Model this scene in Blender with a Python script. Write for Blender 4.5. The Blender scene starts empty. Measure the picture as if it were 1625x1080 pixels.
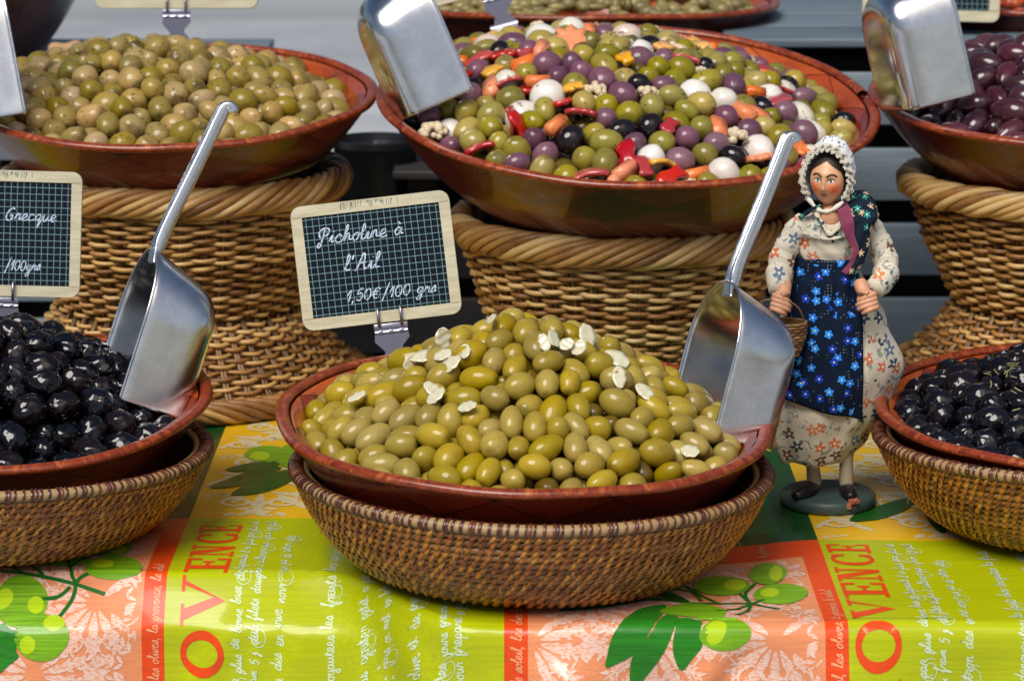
import bpy, bmesh, math, random
import numpy as np
from mathutils import Vector, Matrix, Euler
from mathutils.geometry import tessellate_polygon
R = math.radians
rnd = random.Random(7)
SC = bpy.context.scene
# ------------------------------------------------------------ camera, light, exposure
cd = bpy.data.cameras.new('camera'); cam = bpy.data.objects.new('camera', cd); SC.collection.objects.link(cam)
cam.location = (0, -2.149, .668); cam.rotation_euler = (R(90 - 12.5), 0, 0)
cd.sensor_width = 36; cd.lens = 4500 / 1625 * 36; cd.clip_start = .05; cd.clip_end = 200
cd.dof.use_dof = True; cd.dof.focus_distance = 2.33; cd.dof.aperture_fstop = 10.5
SC.camera = cam
wd = bpy.data.worlds.new('World'); SC.world = wd; wd.use_nodes = True
nt = wd.node_tree; bg = nt.nodes['Background']; sk = nt.nodes.new('ShaderNodeTexSky')
sk.sky_type = 'NISHITA'; sk.sun_disc = False; sk.sun_elevation = R(52); sk.sun_rotation = R(-28 + 180)
sk.air_density = 1.0; sk.dust_density = 3.0; sk.ozone_density = 1.0
nt.links.new(sk.outputs[0], bg.inputs[0]); bg.inputs[1].default_value = .052
sd = bpy.data.lights.new('sun', 'SUN'); sun = bpy.data.objects.new('sun', sd); SC.collection.objects.link(sun)
sd.energy = 3.0; sd.angle = R(36); sd.color = (1, .95, .88)
sun.rotation_euler = (R(38), 0, R(-28))
SC.view_settings.view_transform = 'Standard'; SC.view_settings.look = 'None'
SC.view_settings.exposure = .32; SC.view_settings.gamma = 1
SC.view_settings.use_curve_mapping = False

# ------------------------------------------------------------ helpers
def link(o, parent=None):
    SC.collection.objects.link(o)
    if parent is not None: o.parent = parent
    return o
def tag(o, label=None, cat=None, group=None, kind=None):
    if label: o['label'] = label
    if cat: o['category'] = cat
    if group: o['group'] = group
    if kind: o['kind'] = kind
    return o
def empty(name, loc=(0, 0, 0), rot=(0, 0, 0), label=None, cat=None, group=None):
    o = bpy.data.objects.new(name, None); o.location = loc; o.rotation_euler = rot; o.empty_display_size = .02
    link(o); return tag(o, label, cat, group)
class MB:
    """collects geometry for one mesh object; tone = one random value per piece"""
    def __init__(s): s.v = []; s.f = []; s.t = []; s.m = []; s.uv = None
    def add(s, v, f, tone=.5, mi=0):
        b = len(s.v); s.v.extend(v); s.t.extend([tone] * len(v))
        s.f.extend([tuple(i + b for i in q) for q in f]); s.m.extend([mi] * len(f)); return b
    def tube(s, pts, r, n=6, closed=False, tone=.5, cap=True, sq=1., up=None, mi=0, twist=None):
        N = len(pts); P = [Vector(p) for p in pts]; v = []; f = []
        prev = None
        for i in range(N):
            a = P[i - 1] if (i > 0 or closed) else P[0]; b = P[(i + 1) % N] if (i < N - 1 or closed) else P[-1]
            t = (b - a); t = t.normalized() if t.length > 1e-9 else Vector((0, 0, 1))
            if up is not None: u = Vector(up) if not callable(up) else up(P[i])
            elif prev is not None: u = prev
            else: u = Vector((0, 0, 1)) if abs(t.z) < .9 else Vector((1, 0, 0))
            x = t.cross(u)
            if x.length < 1e-6: x = t.cross(Vector((1, .1, 0)))
            x.normalize(); u = x.cross(t).normalized(); prev = u
            rr = r[i] if hasattr(r, '__len__') else r
            for k in range(n):
                c = 2 * math.pi * k / n
                v.append(tuple(P[i] + x * (rr * math.cos(c)) + u * (rr * sq * math.sin(c))))
        for i in range(N if closed else N - 1):
            j = (i + 1) % N
            for k in range(n):
                l = (k + 1) % n; f.append((i * n + k, i * n + l, j * n + l, j * n + k))
        if not closed and cap:
            f.append(tuple(range(n - 1, -1, -1))); f.append(tuple((N - 1) * n + k for k in range(n)))
        s.add(v, f, tone, mi)
    def box(s, c, d, rot=None, tone=.5, mi=0, bev=0.):
        x, y, z = d[0] / 2, d[1] / 2, d[2] / 2; c = Vector(c)
        if bev <= 0:
            v = [Vector((a, b, e)) for a in (-x, x) for b in (-y, y) for e in (-z, z)]
            f = [(0, 1, 3, 2), (4, 6, 7, 5), (0, 4, 5, 1), (2, 3, 7, 6), (0, 2, 6, 4), (1, 5, 7, 3)]
        else:
            bm = bmesh.new(); bmesh.ops.create_cube(bm, size=1)
            for q in bm.verts: q.co = Vector((q.co.x * d[0], q.co.y * d[1], q.co.z * d[2]))
            bmesh.ops.bevel(bm, geom=bm.edges[:] , offset=bev, segments=2, affect='EDGES', profile=.5)
            bm.verts.index_update(); v = [q.co.copy() for q in bm.verts]; f = [tuple(q.index for q in p.verts) for p in bm.faces]; bm.free()
        if rot is not None: v = [rot @ q for q in v]
        s.add([tuple(q + c) for q in v], f, tone, mi)
    def prism(s, pts, z0, z1, tone=.5, mi=0):
        n = len(pts); v = [(a, b, z0) for a, b in pts] + [(a, b, z1) for a, b in pts]
        f = [tuple(range(n - 1, -1, -1)), tuple(range(n, 2 * n))] + [(i, (i + 1) % n, n + (i + 1) % n, n + i) for i in range(n)]
        s.add(v, f, tone, mi)
    def lathe(s, prof, n=64, tone=.5, closed=False, mi=0):
        v = []; f = []; k = len(prof)
        for i in range(n):
            a = 2 * math.pi * i / n
            for r, z in prof: v.append((r * math.cos(a), r * math.sin(a), z))
        for i in range(n):
            j = (i + 1) % n
            for q in range(k if closed else k - 1):
                w = (q + 1) % k; f.append((i * k + q, j * k + q, j * k + w, i * k + w))
        s.add(v, f, tone, mi)
    def mesh(s, name, mats, smooth=True):
        me = bpy.data.meshes.new(name); me.from_pydata([tuple(q) for q in s.v], [], s.f)
        for m in (mats if isinstance(mats, (list, tuple)) else [mats]): me.materials.append(m)
        me.polygons.foreach_set('material_index', s.m)
        a = me.attributes.new('tone', 'FLOAT', 'POINT'); a.data.foreach_set('value', s.t)
        if smooth: me.polygons.foreach_set('use_smooth', [True] * len(me.polygons))
        me.update(); return me
    def build(s, name, mats, parent=None, smooth=True, auto=None):
        me = s.mesh(name, mats, smooth)
        if auto:
            bm = bmesh.new(); bm.from_mesh(me)
            for e in bm.edges:
                if len(e.link_faces) == 2 and e.calc_face_angle(0) > R(auto): e.smooth = False
            bm.to_mesh(me); bm.free()
        return link(bpy.data.objects.new(name, me), parent)
def catmull(P, k=5, closed=False):
    P = [Vector(p) for p in P]; n = len(P); out = []
    for i in range(n if closed else n - 1):
        if closed: a, b, c, d = P[i - 1], P[i], P[(i + 1) % n], P[(i + 2) % n]
        else: a, b, c, d = P[max(i - 1, 0)], P[i], P[i + 1], P[min(i + 2, n - 1)]
        for j in range(k):
            t = j / k; out.append(.5 * ((2 * b) + (c - a) * t + (2 * a - 5 * b + 4 * c - d) * t * t + (3 * b - a - 3 * c + d) * t ** 3))
    if not closed: out.append(P[-1])
    return out

# ------------------------------------------------------------ node material helper
class M:
    def __init__(s, name):
        s.mat = bpy.data.materials.new(name); s.mat.use_nodes = True; s.nt = s.mat.node_tree
        s.b = s.nt.nodes['Principled BSDF']
    def n(s, t, **kw):
        q = s.nt.nodes.new('ShaderNode' + t)
        for k, v in kw.items():
            if k == 'ins':
                for a, b in v.items():
                    if isinstance(b, bpy.types.NodeSocket): s.nt.links.new(b, q.inputs[a])
                    else: q.inputs[a].default_value = b
            else: setattr(q, k, v)
        return q
    def l(s, a, b): s.nt.links.new(a, b)
    def math(s, op, a, b=0., c=None):
        ins = {0: a, 1: b}
        if c is not None: ins[2] = c
        return s.n('Math', operation=op, ins=ins).outputs[0]
    def noise(s, scale, detail=3, rough=.5, vec=None, dist=0.):
        q = s.n('TexNoise', ins={'Scale': scale, 'Detail': detail, 'Roughness': rough, 'Distortion': dist})
        if vec is not None: s.l(vec, q.inputs['Vector'])
        return q.outputs['Fac']
    def ramp(s, f, stops):
        q = s.n('ValToRGB'); r = q.color_ramp
        while len(r.elements) < len(stops): r.elements.new(.5)
        for e, (p, c) in zip(r.elements, stops): e.position = p; e.color = (*c, 1) if len(c) == 3 else c
        s.l(f, q.inputs[0]); return q.outputs[0]
    def mix(s, f, a, b, mode='MIX'):
        q = s.n('Mix', data_type='RGBA', blend_type=mode)
        for i, x in ((0, f), (6, a), (7, b)):
            if isinstance(x, bpy.types.NodeSocket): s.l(x, q.inputs[i])
            else: q.inputs[i].default_value = x if i == 0 else (*x, 1)
        return q.outputs[2]
    def obj(s): return s.n('TexCoord').outputs['Object']
    def vary(s): return s.n('ObjectInfo').outputs['Random']
    def tone(s): return s.n('Attribute', attribute_name='tone').outputs['Fac']
    def uv(s): return s.n('TexCoord').outputs['UV']
    def bump(s, h, st=.3, d=.001):
        q = s.n('Bump', ins={'Strength': st, 'Distance': d, 'Height': h}); s.l(q.outputs[0], s.b.inputs['Normal'])
    def set(s, color=None, rough=None, metal=None, **kw):
        for k, v in (('Base Color', color), ('Roughness', rough), ('Metallic', metal), *[(a.replace('_', ' '), b) for a, b in kw.items()]):
            if v is None: continue
            if isinstance(v, bpy.types.NodeSocket): s.l(v, s.b.inputs[k])
            else: s.b.inputs[k].default_value = (*v, 1) if (isinstance(v, tuple) and len(v) == 3 and k != 'Subsurface Radius') else v
        return s.mat
def plain(name, c, rough=.5, metal=0., **kw):
    return M(name).set(c, rough, metal, **kw)
def scaled(m, vec, s):
    return m.n('Mapping', ins={'Vector': vec, 'Scale': s}).outputs[0]

# ---- materials
def mat_olive(name, cols, rough=.2, wr=0., scar=None, speck=.0, coat=.6, sss=.0, spec=.2):
    m = M(name); o = m.obj(); r = m.vary()
    base = m.ramp(r, [(i / (len(cols) - 1), c) for i, c in enumerate(cols)])
    r2 = m.math('FRACT', m.math('MULTIPLY', r, 17.31))
    off = m.n('Mapping', ins={'Vector': o, 'Location': (0, 0, 0)}); cmb = m.n('CombineXYZ', ins={0: m.math('MULTIPLY', r, 9.), 1: r2})
    m.l(cmb.outputs[0], off.inputs['Location']); v = off.outputs[0]
    nz = m.noise(110, 4, .6, v)
    hs = m.n('HueSaturation', ins={'Saturation': m.math('ADD', .86, m.math('MULTIPLY', r2, .22)), 'Value': m.math('ADD', .82, m.math('MULTIPLY', nz, .36)), 'Color': base})
    c = hs.outputs[0]
    fr = m.ramp(m.noise(75, 5, .75, v), [(.54, (0, 0, 0)), (.66, (1, 1, 1))])
    c = m.mix(m.math('MULTIPLY', fr, .30), c, (cols[0][0] * .6, cols[0][1] * .52, cols[0][2] * .5))
    if scar is not None:   # dark stem scar at the +x end
        sx = m.n('SeparateXYZ', ins={0: o}); e = m.ramp(sx.outputs[0], [(scar - .0004 + .0, (0, 0, 0)), (scar, (1, 1, 1))])
        c = m.mix(m.math('MULTIPLY', e, .8), c, (cols[0][0] * .25, cols[0][1] * .2, cols[0][2] * .15))
    if speck > 0:
        sp = m.ramp(m.noise(420, 2, .5, v), [(.70 - speck * .06, (0, 0, 0)), (.74 - speck * .06, (1, 1, 1))])
        c = m.mix(sp, c, (.03, .028, .015))
    h = nz
    if wr > 0:
        w = m.noise(150, 2, .5, scaled(m, v, (.30, 1, 1)), 1.8); h = w
    m.bump(h, .35 if wr == 0 else 1., .0006 if wr == 0 else .0024 * wr)
    return m.set(c, rough + .14, Coat_Weight=min(1, coat + .25), Coat_Roughness=.05, Specular_IOR_Level=spec, Subsurface_Weight=sss, Subsurface_Scale=.002)

def mat_bowl(name, a, b, dark, gloss=.26):
    m = M(name); uv = m.uv(); s = m.n('SeparateXYZ', ins={0: uv}); u = m.math('MULTIPLY', s.outputs[0], 13.); v = m.math('MULTIPLY', s.outputs[1], 20.)
    i = m.math('FLOOR', m.math('ADD', u, v)); j = m.math('FLOOR', m.math('SUBTRACT', u, v))
    wn = m.n('TexWhiteNoise', noise_dimensions='3D'); cb = m.n('CombineXYZ', ins={0: i, 1: j}); m.l(cb.outputs[0], wn.inputs[0])
    par = m.math('MODULO', m.math('ABSOLUTE', i), 2.)
    g1 = m.noise(1., 5, .7, scaled(m, uv, (420, 30, 1)), .6); g2 = m.noise(1, 5, .7, scaled(m, uv, (60, 210, 1)), .6)
    g = m.n('Mix', data_type='FLOAT', ins={0: par, 2: g1, 3: g2}).outputs[0]
    t = m.math('ADD', m.math('MULTIPLY', wn.outputs[0], .62), m.math('MULTIPLY', g, .45))
    c = m.ramp(t, [(.12, dark), (.5, a), (.92, b)])
    big = m.noise(14, 3, .6, m.obj()); c = m.mix(m.ramp(big, [(.45, (0, 0, 0)), (.7, (.5, .5, .5))]), c, dark)
    fx = m.math('FRACT', m.math('ADD', u, v)); fy = m.math('FRACT', m.math('SUBTRACT', u, v))
    ln = m.math('MINIMUM', m.math('PINGPONG', fx, .5), m.math('PINGPONG', fy, .5)); seam = m.ramp(ln, [(0., (0, 0, 0)), (.025, (1, 1, 1))])
    c = m.mix(seam, tuple(x * .35 for x in dark), c)
    kn = m.ramp(m.noise(55, 2, .5, m.obj()), [(.70, (0, 0, 0)), (.76, (1, 1, 1))]); c = m.mix(m.math('MULTIPLY', kn, .7), c, (.03, .012, .006))
    m.bump(m.math('ADD', m.math('MULTIPLY', g, .4), m.n('RGBToBW', ins={0: seam}).outputs[0]), .25, .0006)
    return m.set(c, m.math('ADD', gloss, m.math('MULTIPLY', m.noise(40, 3), .20)), Coat_Weight=.45, Coat_Roughness=.06, Specular_IOR_Level=.3)
def mat_cane(name, cols, rough=.5, sc=900, coat=0.):
    m = M(name); t = m.tone(); o = m.obj()
    n1 = m.noise(45, 4, .6, o); n2 = m.noise(sc, 3, .6, scaled(m, o, (1, 1, .25)))
    k = m.math('ADD', m.math('MULTIPLY', t, .7), m.math('MULTIPLY', m.math('SUBTRACT', m.math('ADD', n1, n2), .7), .45))
    c = m.ramp(k, [(i / (len(cols) - 1), x) for i, x in enumerate(cols)])
    m.bump(n2, .4, .0005); return m.set(c, rough, Coat_Weight=coat, Coat_Roughness=.2)
GREEN = [(.25, .175, .010), (.33, .235, .018), (.40, .29, .036), (.29, .215, .014), (.35, .24, .026)]
m_pich = mat_olive('olive_green', GREEN, .26, 0, .0127, coat=.28)
m_gold = mat_olive('olive_cracked', [(.16, .115, .010), (.27, .195, .025), (.42, .28, .10), (.19, .15, .012), (.46, .31, .13), (.24, .175, .022)], .24, 0, .0127, .5, .25)
m_mixg = mat_olive('olive_green_mixed', [(.17, .15, .007), (.25, .21, .010), (.42, .31, .07), (.16, .135, .006), (.32, .26, .018)], .18, 0, .0130, .2, .35)
m_blk = mat_olive('olive_black_wrinkled', [(.0015, .002, .004), (.003, .003, .006), (.007, .003, .005), (.002, .002, .005)], .17, 1.2, None, coat=.75, spec=.02)
m_blks = mat_olive('olive_black_smooth', [(.004, .004, .007), (.010, .005, .008)], .12, 0, None, coat=.8, spec=.02)
m_pur = mat_olive('olive_purple', [(.06, .012, .02), (.035, .008, .017), (.10, .022, .03), (.025, .008, .014)], .16, 0, .0165, coat=.9)
m_mixp = mat_olive('olive_mauve', [(.15, .06, .10), (.21, .09, .13), (.11, .035, .07), (.26, .13, .16)], .2, 0, .0130, .2, .35)
m_onion = mat_olive('pickled_onion', [(.66, .62, .52), (.74, .72, .68), (.62, .50, .42)], .16, 0, None, -.3, .7, .25)
m_red = mat_olive('red_pepper', [(.55, .02, .008), (.42, .012, .012), (.35, .01, .02)], .18, 0, None, .2, .8)
m_orange = mat_olive('carrot', [(.72, .16, .03), (.75, .22, .06)], .35, 0, None, .2, .3)
m_yel = mat_olive('yellow_pepper', [(.80, .34, .015), (.75, .40, .03)], .2, 0, None, .2, .8)
m_caul = mat_olive('cauliflower', [(.62, .50, .33), (.66, .58, .42)], .55, 0, None, .2, .1)
m_garlic = plain('garlic', (.62, .58, .42), .28, Subsurface_Weight=.5, Subsurface_Scale=.003, Coat_Weight=.4)
m_wood = mat_bowl('bowl_wood_outside', (.12, .010, .004), (.28, .036, .009), (.030, .003, .002))  # same red lacquer as the inside, darkened for the shade on the outer wall
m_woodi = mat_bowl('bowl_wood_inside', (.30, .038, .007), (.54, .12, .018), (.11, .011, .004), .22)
m_woodd = mat_bowl('dark_bowl_wood', (.07, .010, .007), (.11, .02, .010), (.03, .006, .005))
def mat_rim():
    m = M('bowl_rim_wood'); o = m.uv(); g = m.noise(1, 5, .75, scaled(m, o, (160, 60, 1)), 1.)
    c = m.ramp(g, [(.30, (.08, .009, .004)), (.52, (.24, .034, .007)), (.74, (.50, .14, .030))]); m.bump(g, .3, .0006)
    return m.set(c, .30, Coat_Weight=.15, Coat_Roughness=.12)
m_rim = mat_rim()
m_willow = mat_cane('willow', [(.11, .038, .009), (.38, .18, .048), (.62, .38, .13), (.74, .53, .26)], .45, coat=.12)
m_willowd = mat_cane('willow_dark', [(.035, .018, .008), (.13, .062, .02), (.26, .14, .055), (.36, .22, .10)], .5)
m_coil = mat_cane('rattan_coil', [(.09, .032, .008), (.24, .10, .022), (.42, .21, .07)], .40, coat=.2)
m_stitch = mat_cane('rattan_stitch', [(.06, .014, .004), (.24, .065, .008), (.46, .17, .012), (.56, .29, .06)], .34, coat=.2)
m_bind = mat_cane('rattan_binding', [(.035, .006, .006), (.08, .015, .010), (.20, .055, .015)], .3, coat=.4)
m_core = mat_cane('rim_cane', [(.16, .075, .025), (.30, .18, .07), (.40, .27, .12)], .45)
def mat_steel():
    m = M('worn_aluminium'); o = m.obj(); n = m.noise(60, 5, .65, o); sc = m.noise(1, 3, .7, scaled(m, o, (60, 60, 900)))
    c = m.ramp(n, [(.3, (.60, .64, .68)), (.7, (.80, .82, .85))])
    sp = m.ramp(m.noise(700, 2, .6, o), [(.70, (0, 0, 0)), (.75, (1, 1, 1))]); c = m.mix(m.math('MULTIPLY', sp, .5), c, (.25, .25, .26))
    m.bump(m.math('ADD', m.math('MULTIPLY', n, 1.), m.math('MULTIPLY', sc, .08)), .07, .001)
    return m.set(c, m.math('ADD', .03, m.math('MULTIPLY', m.noise(22, 5, .75, o), .36)), 1.)
m_steel = mat_steel()
m_chrome = plain('clip_metal', (.30, .29, .36), .3, 1.)
def mat_frame():
    m = M('slate_frame_wood'); o = m.obj(); n = m.noise(1, 4, .7, scaled(m, o, (25, 160, 25)))
    c = m.ramp(n, [(.3, (.42, .38, .25)), (.7, (.60, .56, .41))])
    w = m.ramp(m.noise(1, 4, .8, scaled(m, o, (400, 90, 90))), [(.64, (0, 0, 0)), (.70, (1, 1, 1))])
    c = m.mix(m.math('MULTIPLY', w, .45), c, (.10, .17, .16)); m.bump(n, .2, .0005)
    return m.set(c, .6)
m_frame = mat_frame()
def mat_slate():
    m = M('gridded_slate'); s = m.n('SeparateXYZ', ins={0: m.obj()}); p = .0056
    ax = m.math('ABSOLUTE', m.math('SUBTRACT', m.math('FRACT', m.math('DIVIDE', s.outputs[0], p)), .5))
    ay = m.math('ABSOLUTE', m.math('SUBTRACT', m.math('FRACT', m.math('DIVIDE', s.outputs[1], p * 1.05)), .5))
    g = m.math('GREATER_THAN', m.math('MAXIMUM', ax, ay), .466)
    c = m.mix(m.ramp(m.noise(30, 4), [(.4, (0, 0, 0)), (.8, (.35, .35, .35))]), (.002, .005, .011), (.010, .020, .034))
    c = m.mix(m.math('MULTIPLY', g, .8), c, (.26, .45, .48)); return m.set(c, .7, Specular_IOR_Level=.15)
m_slate = mat_slate()
m_chalk = M('chalk'); m_chalk = m_chalk.set(m_chalk.ramp(m_chalk.noise(700, 3, .7, m_chalk.obj()), [(.36, (.10, .15, .22)), (.52, (.60, .70, .88))]), .9)
def fabric(m, h=900, st=.35):
    o = m.obj(); w = m.n('TexWave', wave_type='BANDS', bands_direction='X', ins={'Scale': h, 'Distortion': .5}); w2 = m.n('TexWave', wave_type='BANDS', bands_direction='Z', ins={'Scale': h})
    m.l(o, w.inputs[0]); m.l(o, w2.inputs[0]); m.bump(m.math('ADD', w.outputs['Fac'], w2.outputs['Fac']), st, .0003)
def mat_cloth(name, a, var=.12, rough=.22):
    m = M(name); o = m.obj()
    n = m.noise(1, 3, .6, scaled(m, o, (6, 500, 500)))
    c = m.ramp(n, [(.3, tuple(x * (1 - var) for x in a)), (.7, tuple(min(1, x * (1 + var)) for x in a))])
    big = m.noise(16, 3, .5, o); c = m.mix(m.math('MULTIPLY', big, .25), c, tuple(x * .8 for x in a))
    h = m.noise(1, 2, .5, scaled(m, o, (40, 900, 900))); h2 = m.noise(25, 3, .5, o)
    m.bump(m.math('ADD', m.math('MULTIPLY', h, .08), h2), .25, .0016)
    return m.set(c, rough + .08, Coat_Weight=.30, Coat_Roughness=.08, Specular_IOR_Level=.22)
c_lime = mat_cloth('cloth_lime', (.42, .48, .003)); c_red = mat_cloth('cloth_orange_red', (.72, .065, .008)); c_sal = mat_cloth('cloth_salmon', (.74, .27, .12))
c_yel = mat_cloth('cloth_yellow', (.80, .47, .012)); c_dg = mat_cloth('cloth_dark_green', (.008, .065, .012)); c_mg = mat_cloth('cloth_mid_green', (.012, .14, .035))
p_white = plain('print_white', (.62, .74, .50), .3); p_red = c_red
p_pink = None
def mat_worn(name, a, thr=.5):
    m = M(name); o = m.obj(); n = m.noise(1, 4, .7, scaled(m, o, (250, 900, 900)))
    return m.set(m.ramp(n, [(thr - .08, (.74, .27, .12)), (thr + .03, a)]), .25, Coat_Weight=.3, Coat_Roughness=.12)
p_pink = mat_worn('print_pale_pink', (.78, .56, .47), .49); p_text = plain('print_salmon_script', (.80, .36, .18), .3)
p_cream = plain('print_cream', (.72, .62, .36), .28, Coat_Weight=.3)
p_dark = mat_cloth('print_leaf_dark', (.012, .10, .01)); p_lit = mat_cloth('print_leaf', (.02, .19, .012), .3)
p_olive = mat_cloth('print_olive', (.17, .38, .012), .35); p_hl = mat_cloth('print_olive_pale', (.42, .60, .01)); p_stem = mat_cloth('print_stem', (.008, .13, .012))
# ------------------------------------------------------------ ground and far things
def mat_ground():
    m = M('street_concrete'); o = m.obj(); n = m.noise(1.2, 6, .65, o); n2 = m.noise(30, 4, .7, o)
    c = m.ramp(m.math('ADD', m.math('MULTIPLY', n, .7), m.math('MULTIPLY', n2, .3)), [(.35, (.24, .26, .29)), (.65, (.36, .38, .41))]); m.bump(n2, .3, .01)
    return m.set(c, .75)
b = MB(); b.box((0, 20, -.80), (160, 120, .1)); g = b.build('ground', mat_ground(), smooth=False); tag(g, kind='structure')
pv = empty('pavement', (0, 0, -.75)); tag(pv, kind='structure')
m_slab = M('paving_slab_stone'); m_slab.set(m_slab.ramp(m_slab.math('ADD', m_slab.math('MULTIPLY', m_slab.vary(), .6), m_slab.math('MULTIPLY', m_slab.noise(9, 4), .4)), [(.2, (.36, .38, .40)), (.8, (.50, .52, .54))]), .7); m_slab = m_slab.mat
b = MB(); b.box((0, 0, .03), (.585, .785, .12), bev=.008); slab = b.mesh('paving_slab', m_slab)
for j in range(3):
    for i in range(11):
        o = bpy.data.objects.new('paving_slab', slab); o.location = (-4.2 + i * .6 + (j % 2) * .3, 6.2 + j * .8, 0); link(o, pv)
b = MB(); b.box((0, 11.4, .06), (22, .35, .16), bev=.02); kb = b.build('kerb', plain('kerb_stone', (.30, .33, .36), .8), pv)
# painted bay on the street, behind the right side
b = MB(); b.box((1.2, 9.6, -.744), (2.4, 1.6, .004)); tag(b.build('road_marking', plain('road_paint', (.52, .54, .55), .6), smooth=False), kind='structure')

# ------------------------------------------------------------ market table under the cloth
m_tbl = plain('raw_table_wood', (.22, .14, .08), .7)
tb = empty('market_table', (0, .3, -.75), label='plain wooden trestle table under the printed oilcloth', cat='table')
b = MB(); b.box((.385, .345, .733), (.79, .86, .022)); b.build('tabletop', m_tbl, tb, False)
b = MB(); b.box((-.40, .42, .7325), (.775, .72, .020)); b.build('tabletop', m_tbl, tb, False)
for x in (-.7, .7):
    for y in (-.1, .7):
        b = MB(); b.box((x, y - .0, .361), (.05, .05, .722)); b.build('leg', m_tbl, tb, False)
for c in tb.children: c.location = (0, -.3, 0)

# ------------------------------------------------------------ oilcloth
def sm(a, b, x):
    t = max(0., min(1., (x - a) / (b - a))); return t * t * (3 - 2 * t)
def seam_y(x):
    return .168-.088*sm(-.13,.13,x)+.022*sm(.16,.26,x)
def edge_y(x):
    return .017-.122*sm(-.155,-.03,x)
PROF=[[],[]]
def _prof():
    for k in (0,1):
        y=z=0.;L=PROF[k];ds=.002
        for i in range(300):
            s=i*ds;L.append((y,z))
            if k==0: th=44*sm(-.002,.008,s)+40*sm(.046,.062,s)
            else: th=84*sm(0,.024,s)
            y-=math.cos(math.radians(th))*ds;z-=math.sin(math.radians(th))*ds
_prof()
def _lk(k,s):
    f=min(s/.002,298.99);i=int(f);f-=i;a=PROF[k][i];b=PROF[k][i+1]
    return a[0]+(b[0]-a[0])*f,a[1]+(b[1]-a[1])*f
def drape(x,yf,off=0.):
    e=edge_y(x);s=e-yf
    # soft wrinkles of the loose oilcloth
    w=.0016*math.sin(x*9+yf*14+1)*math.sin(x*23-yf*9)*sm(.25,-.05,yf)
    w+=.0022*math.exp(-((x+.152)/.007)**2)*sm(.17,.10,yf)-.0015*math.exp(-((x+.168)/.010)**2)*sm(.17,.10,yf)+.0016*math.exp(-((x-.43+.3*yf)/.012)**2)*sm(.2,.1,yf)
    if s<=0: return (x,yf,w*sm(0,.04,-s)+off)
    m=sm(-.155,-.05,x);a=_lk(0,s);b=_lk(1,s)
    y=a[0]+(b[0]-a[0])*m;z=a[1]+(b[1]-a[1])*m
    h=sm(.0,.08,s)
    fold=.014*math.exp(-((x+.085-.25*s)/.016)**2)*h-.012*math.exp(-((x+.118-.3*s)/.018)**2)*h
    fold+=.008*math.exp(-((x-.02-.5*s)/.016)**2)*h+.004*math.exp(-((x+.02-.8*s)/.010)**2)*h*sm(.0,.03,s)-.003*math.exp(-((x+.155+.4*s)/.008)**2)*h+.007*math.sin(x*31+4*s)*h-.006*math.exp(-((x-.20+.7*s)/.010)**2)*h+.006*math.exp(-((x-.17+.5*s)/.012)**2)*h+.008*math.sin(x*57-30*s+1)*h*sm(.0,.06,x)*sm(.3,.22,x)
    fold+=.004*math.exp(-((x+.21+.6*(s-.04))/.012)**2)*h*sm(-.02,-.12,x)
    n=sm(0,.05,s)
    return (x,e+y-fold*n-off*n,z+off*(1-n)+w*(1-n))

def zone(x, q):
    k = (x + .274) / .5266; k = (k - math.floor(k)) * .5266
    row = math.floor((q + .50) / .50)      # row 0: -.5..0, row 1: 0..
    salm = k > .268
    if row % 2 == 1:
        if not salm: return 0
        if k < .286 or k > .509 or (q % .5) < .045: return 1
        return 2
    if not salm: return 3
    return 5 if (.298 < k < .497 and .03 < (q % .5) < .47) else 4
xs = set(); x = -.80
while x <= .80: xs.add(round(x, 4)); x += .006
for k in range(-2, 3):
    for d in (0, .268, .286, .298, .497, .509): xs.add(round(-.274 + .5266 * k + d, 4))
xs = sorted(v for v in xs if -.80 <= v <= .80)
xs = [v for i, v in enumerate(xs) if i == 0 or v - xs[i - 1] > .0012 or any(abs(v - (-.274 + .5266 * k + d)) < .0001 for k in range(-2, 3) for d in (0, .268, .286, .298, .497, .509))]
qs = sorted(set([round(-.62 + i * .0075, 4) for i in range(75)] + [round(-.0575 + i * .0030, 4) for i in range(190)] + [0., .045, -.03, -.47, -.5]))
b = MB(); nq = len(qs)
for x in xs:
    for q in qs: b.v.append(drape(x, seam_y(x) - q)); b.t.append(.5)
for i in range(len(xs) - 1):
    for j in range(nq - 1):
        b.f.append((i * nq + j, i * nq + j + 1, (i + 1) * nq + j + 1, (i + 1) * nq + j)); b.m.append(zone((xs[i] + xs[i + 1]) / 2, (qs[j] + qs[j + 1]) / 2))
cloth = b.build('tablecloth', [c_lime, c_red, c_sal, c_yel, c_dg, c_mg])
tag(cloth, 'glossy printed oilcloth in lime, orange, salmon, yellow and green squares with olive sprigs', 'tablecloth')
so = cloth.modifiers.new('thickness', 'SOLIDIFY'); so.thickness = .0005; so.offset = -1

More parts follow.
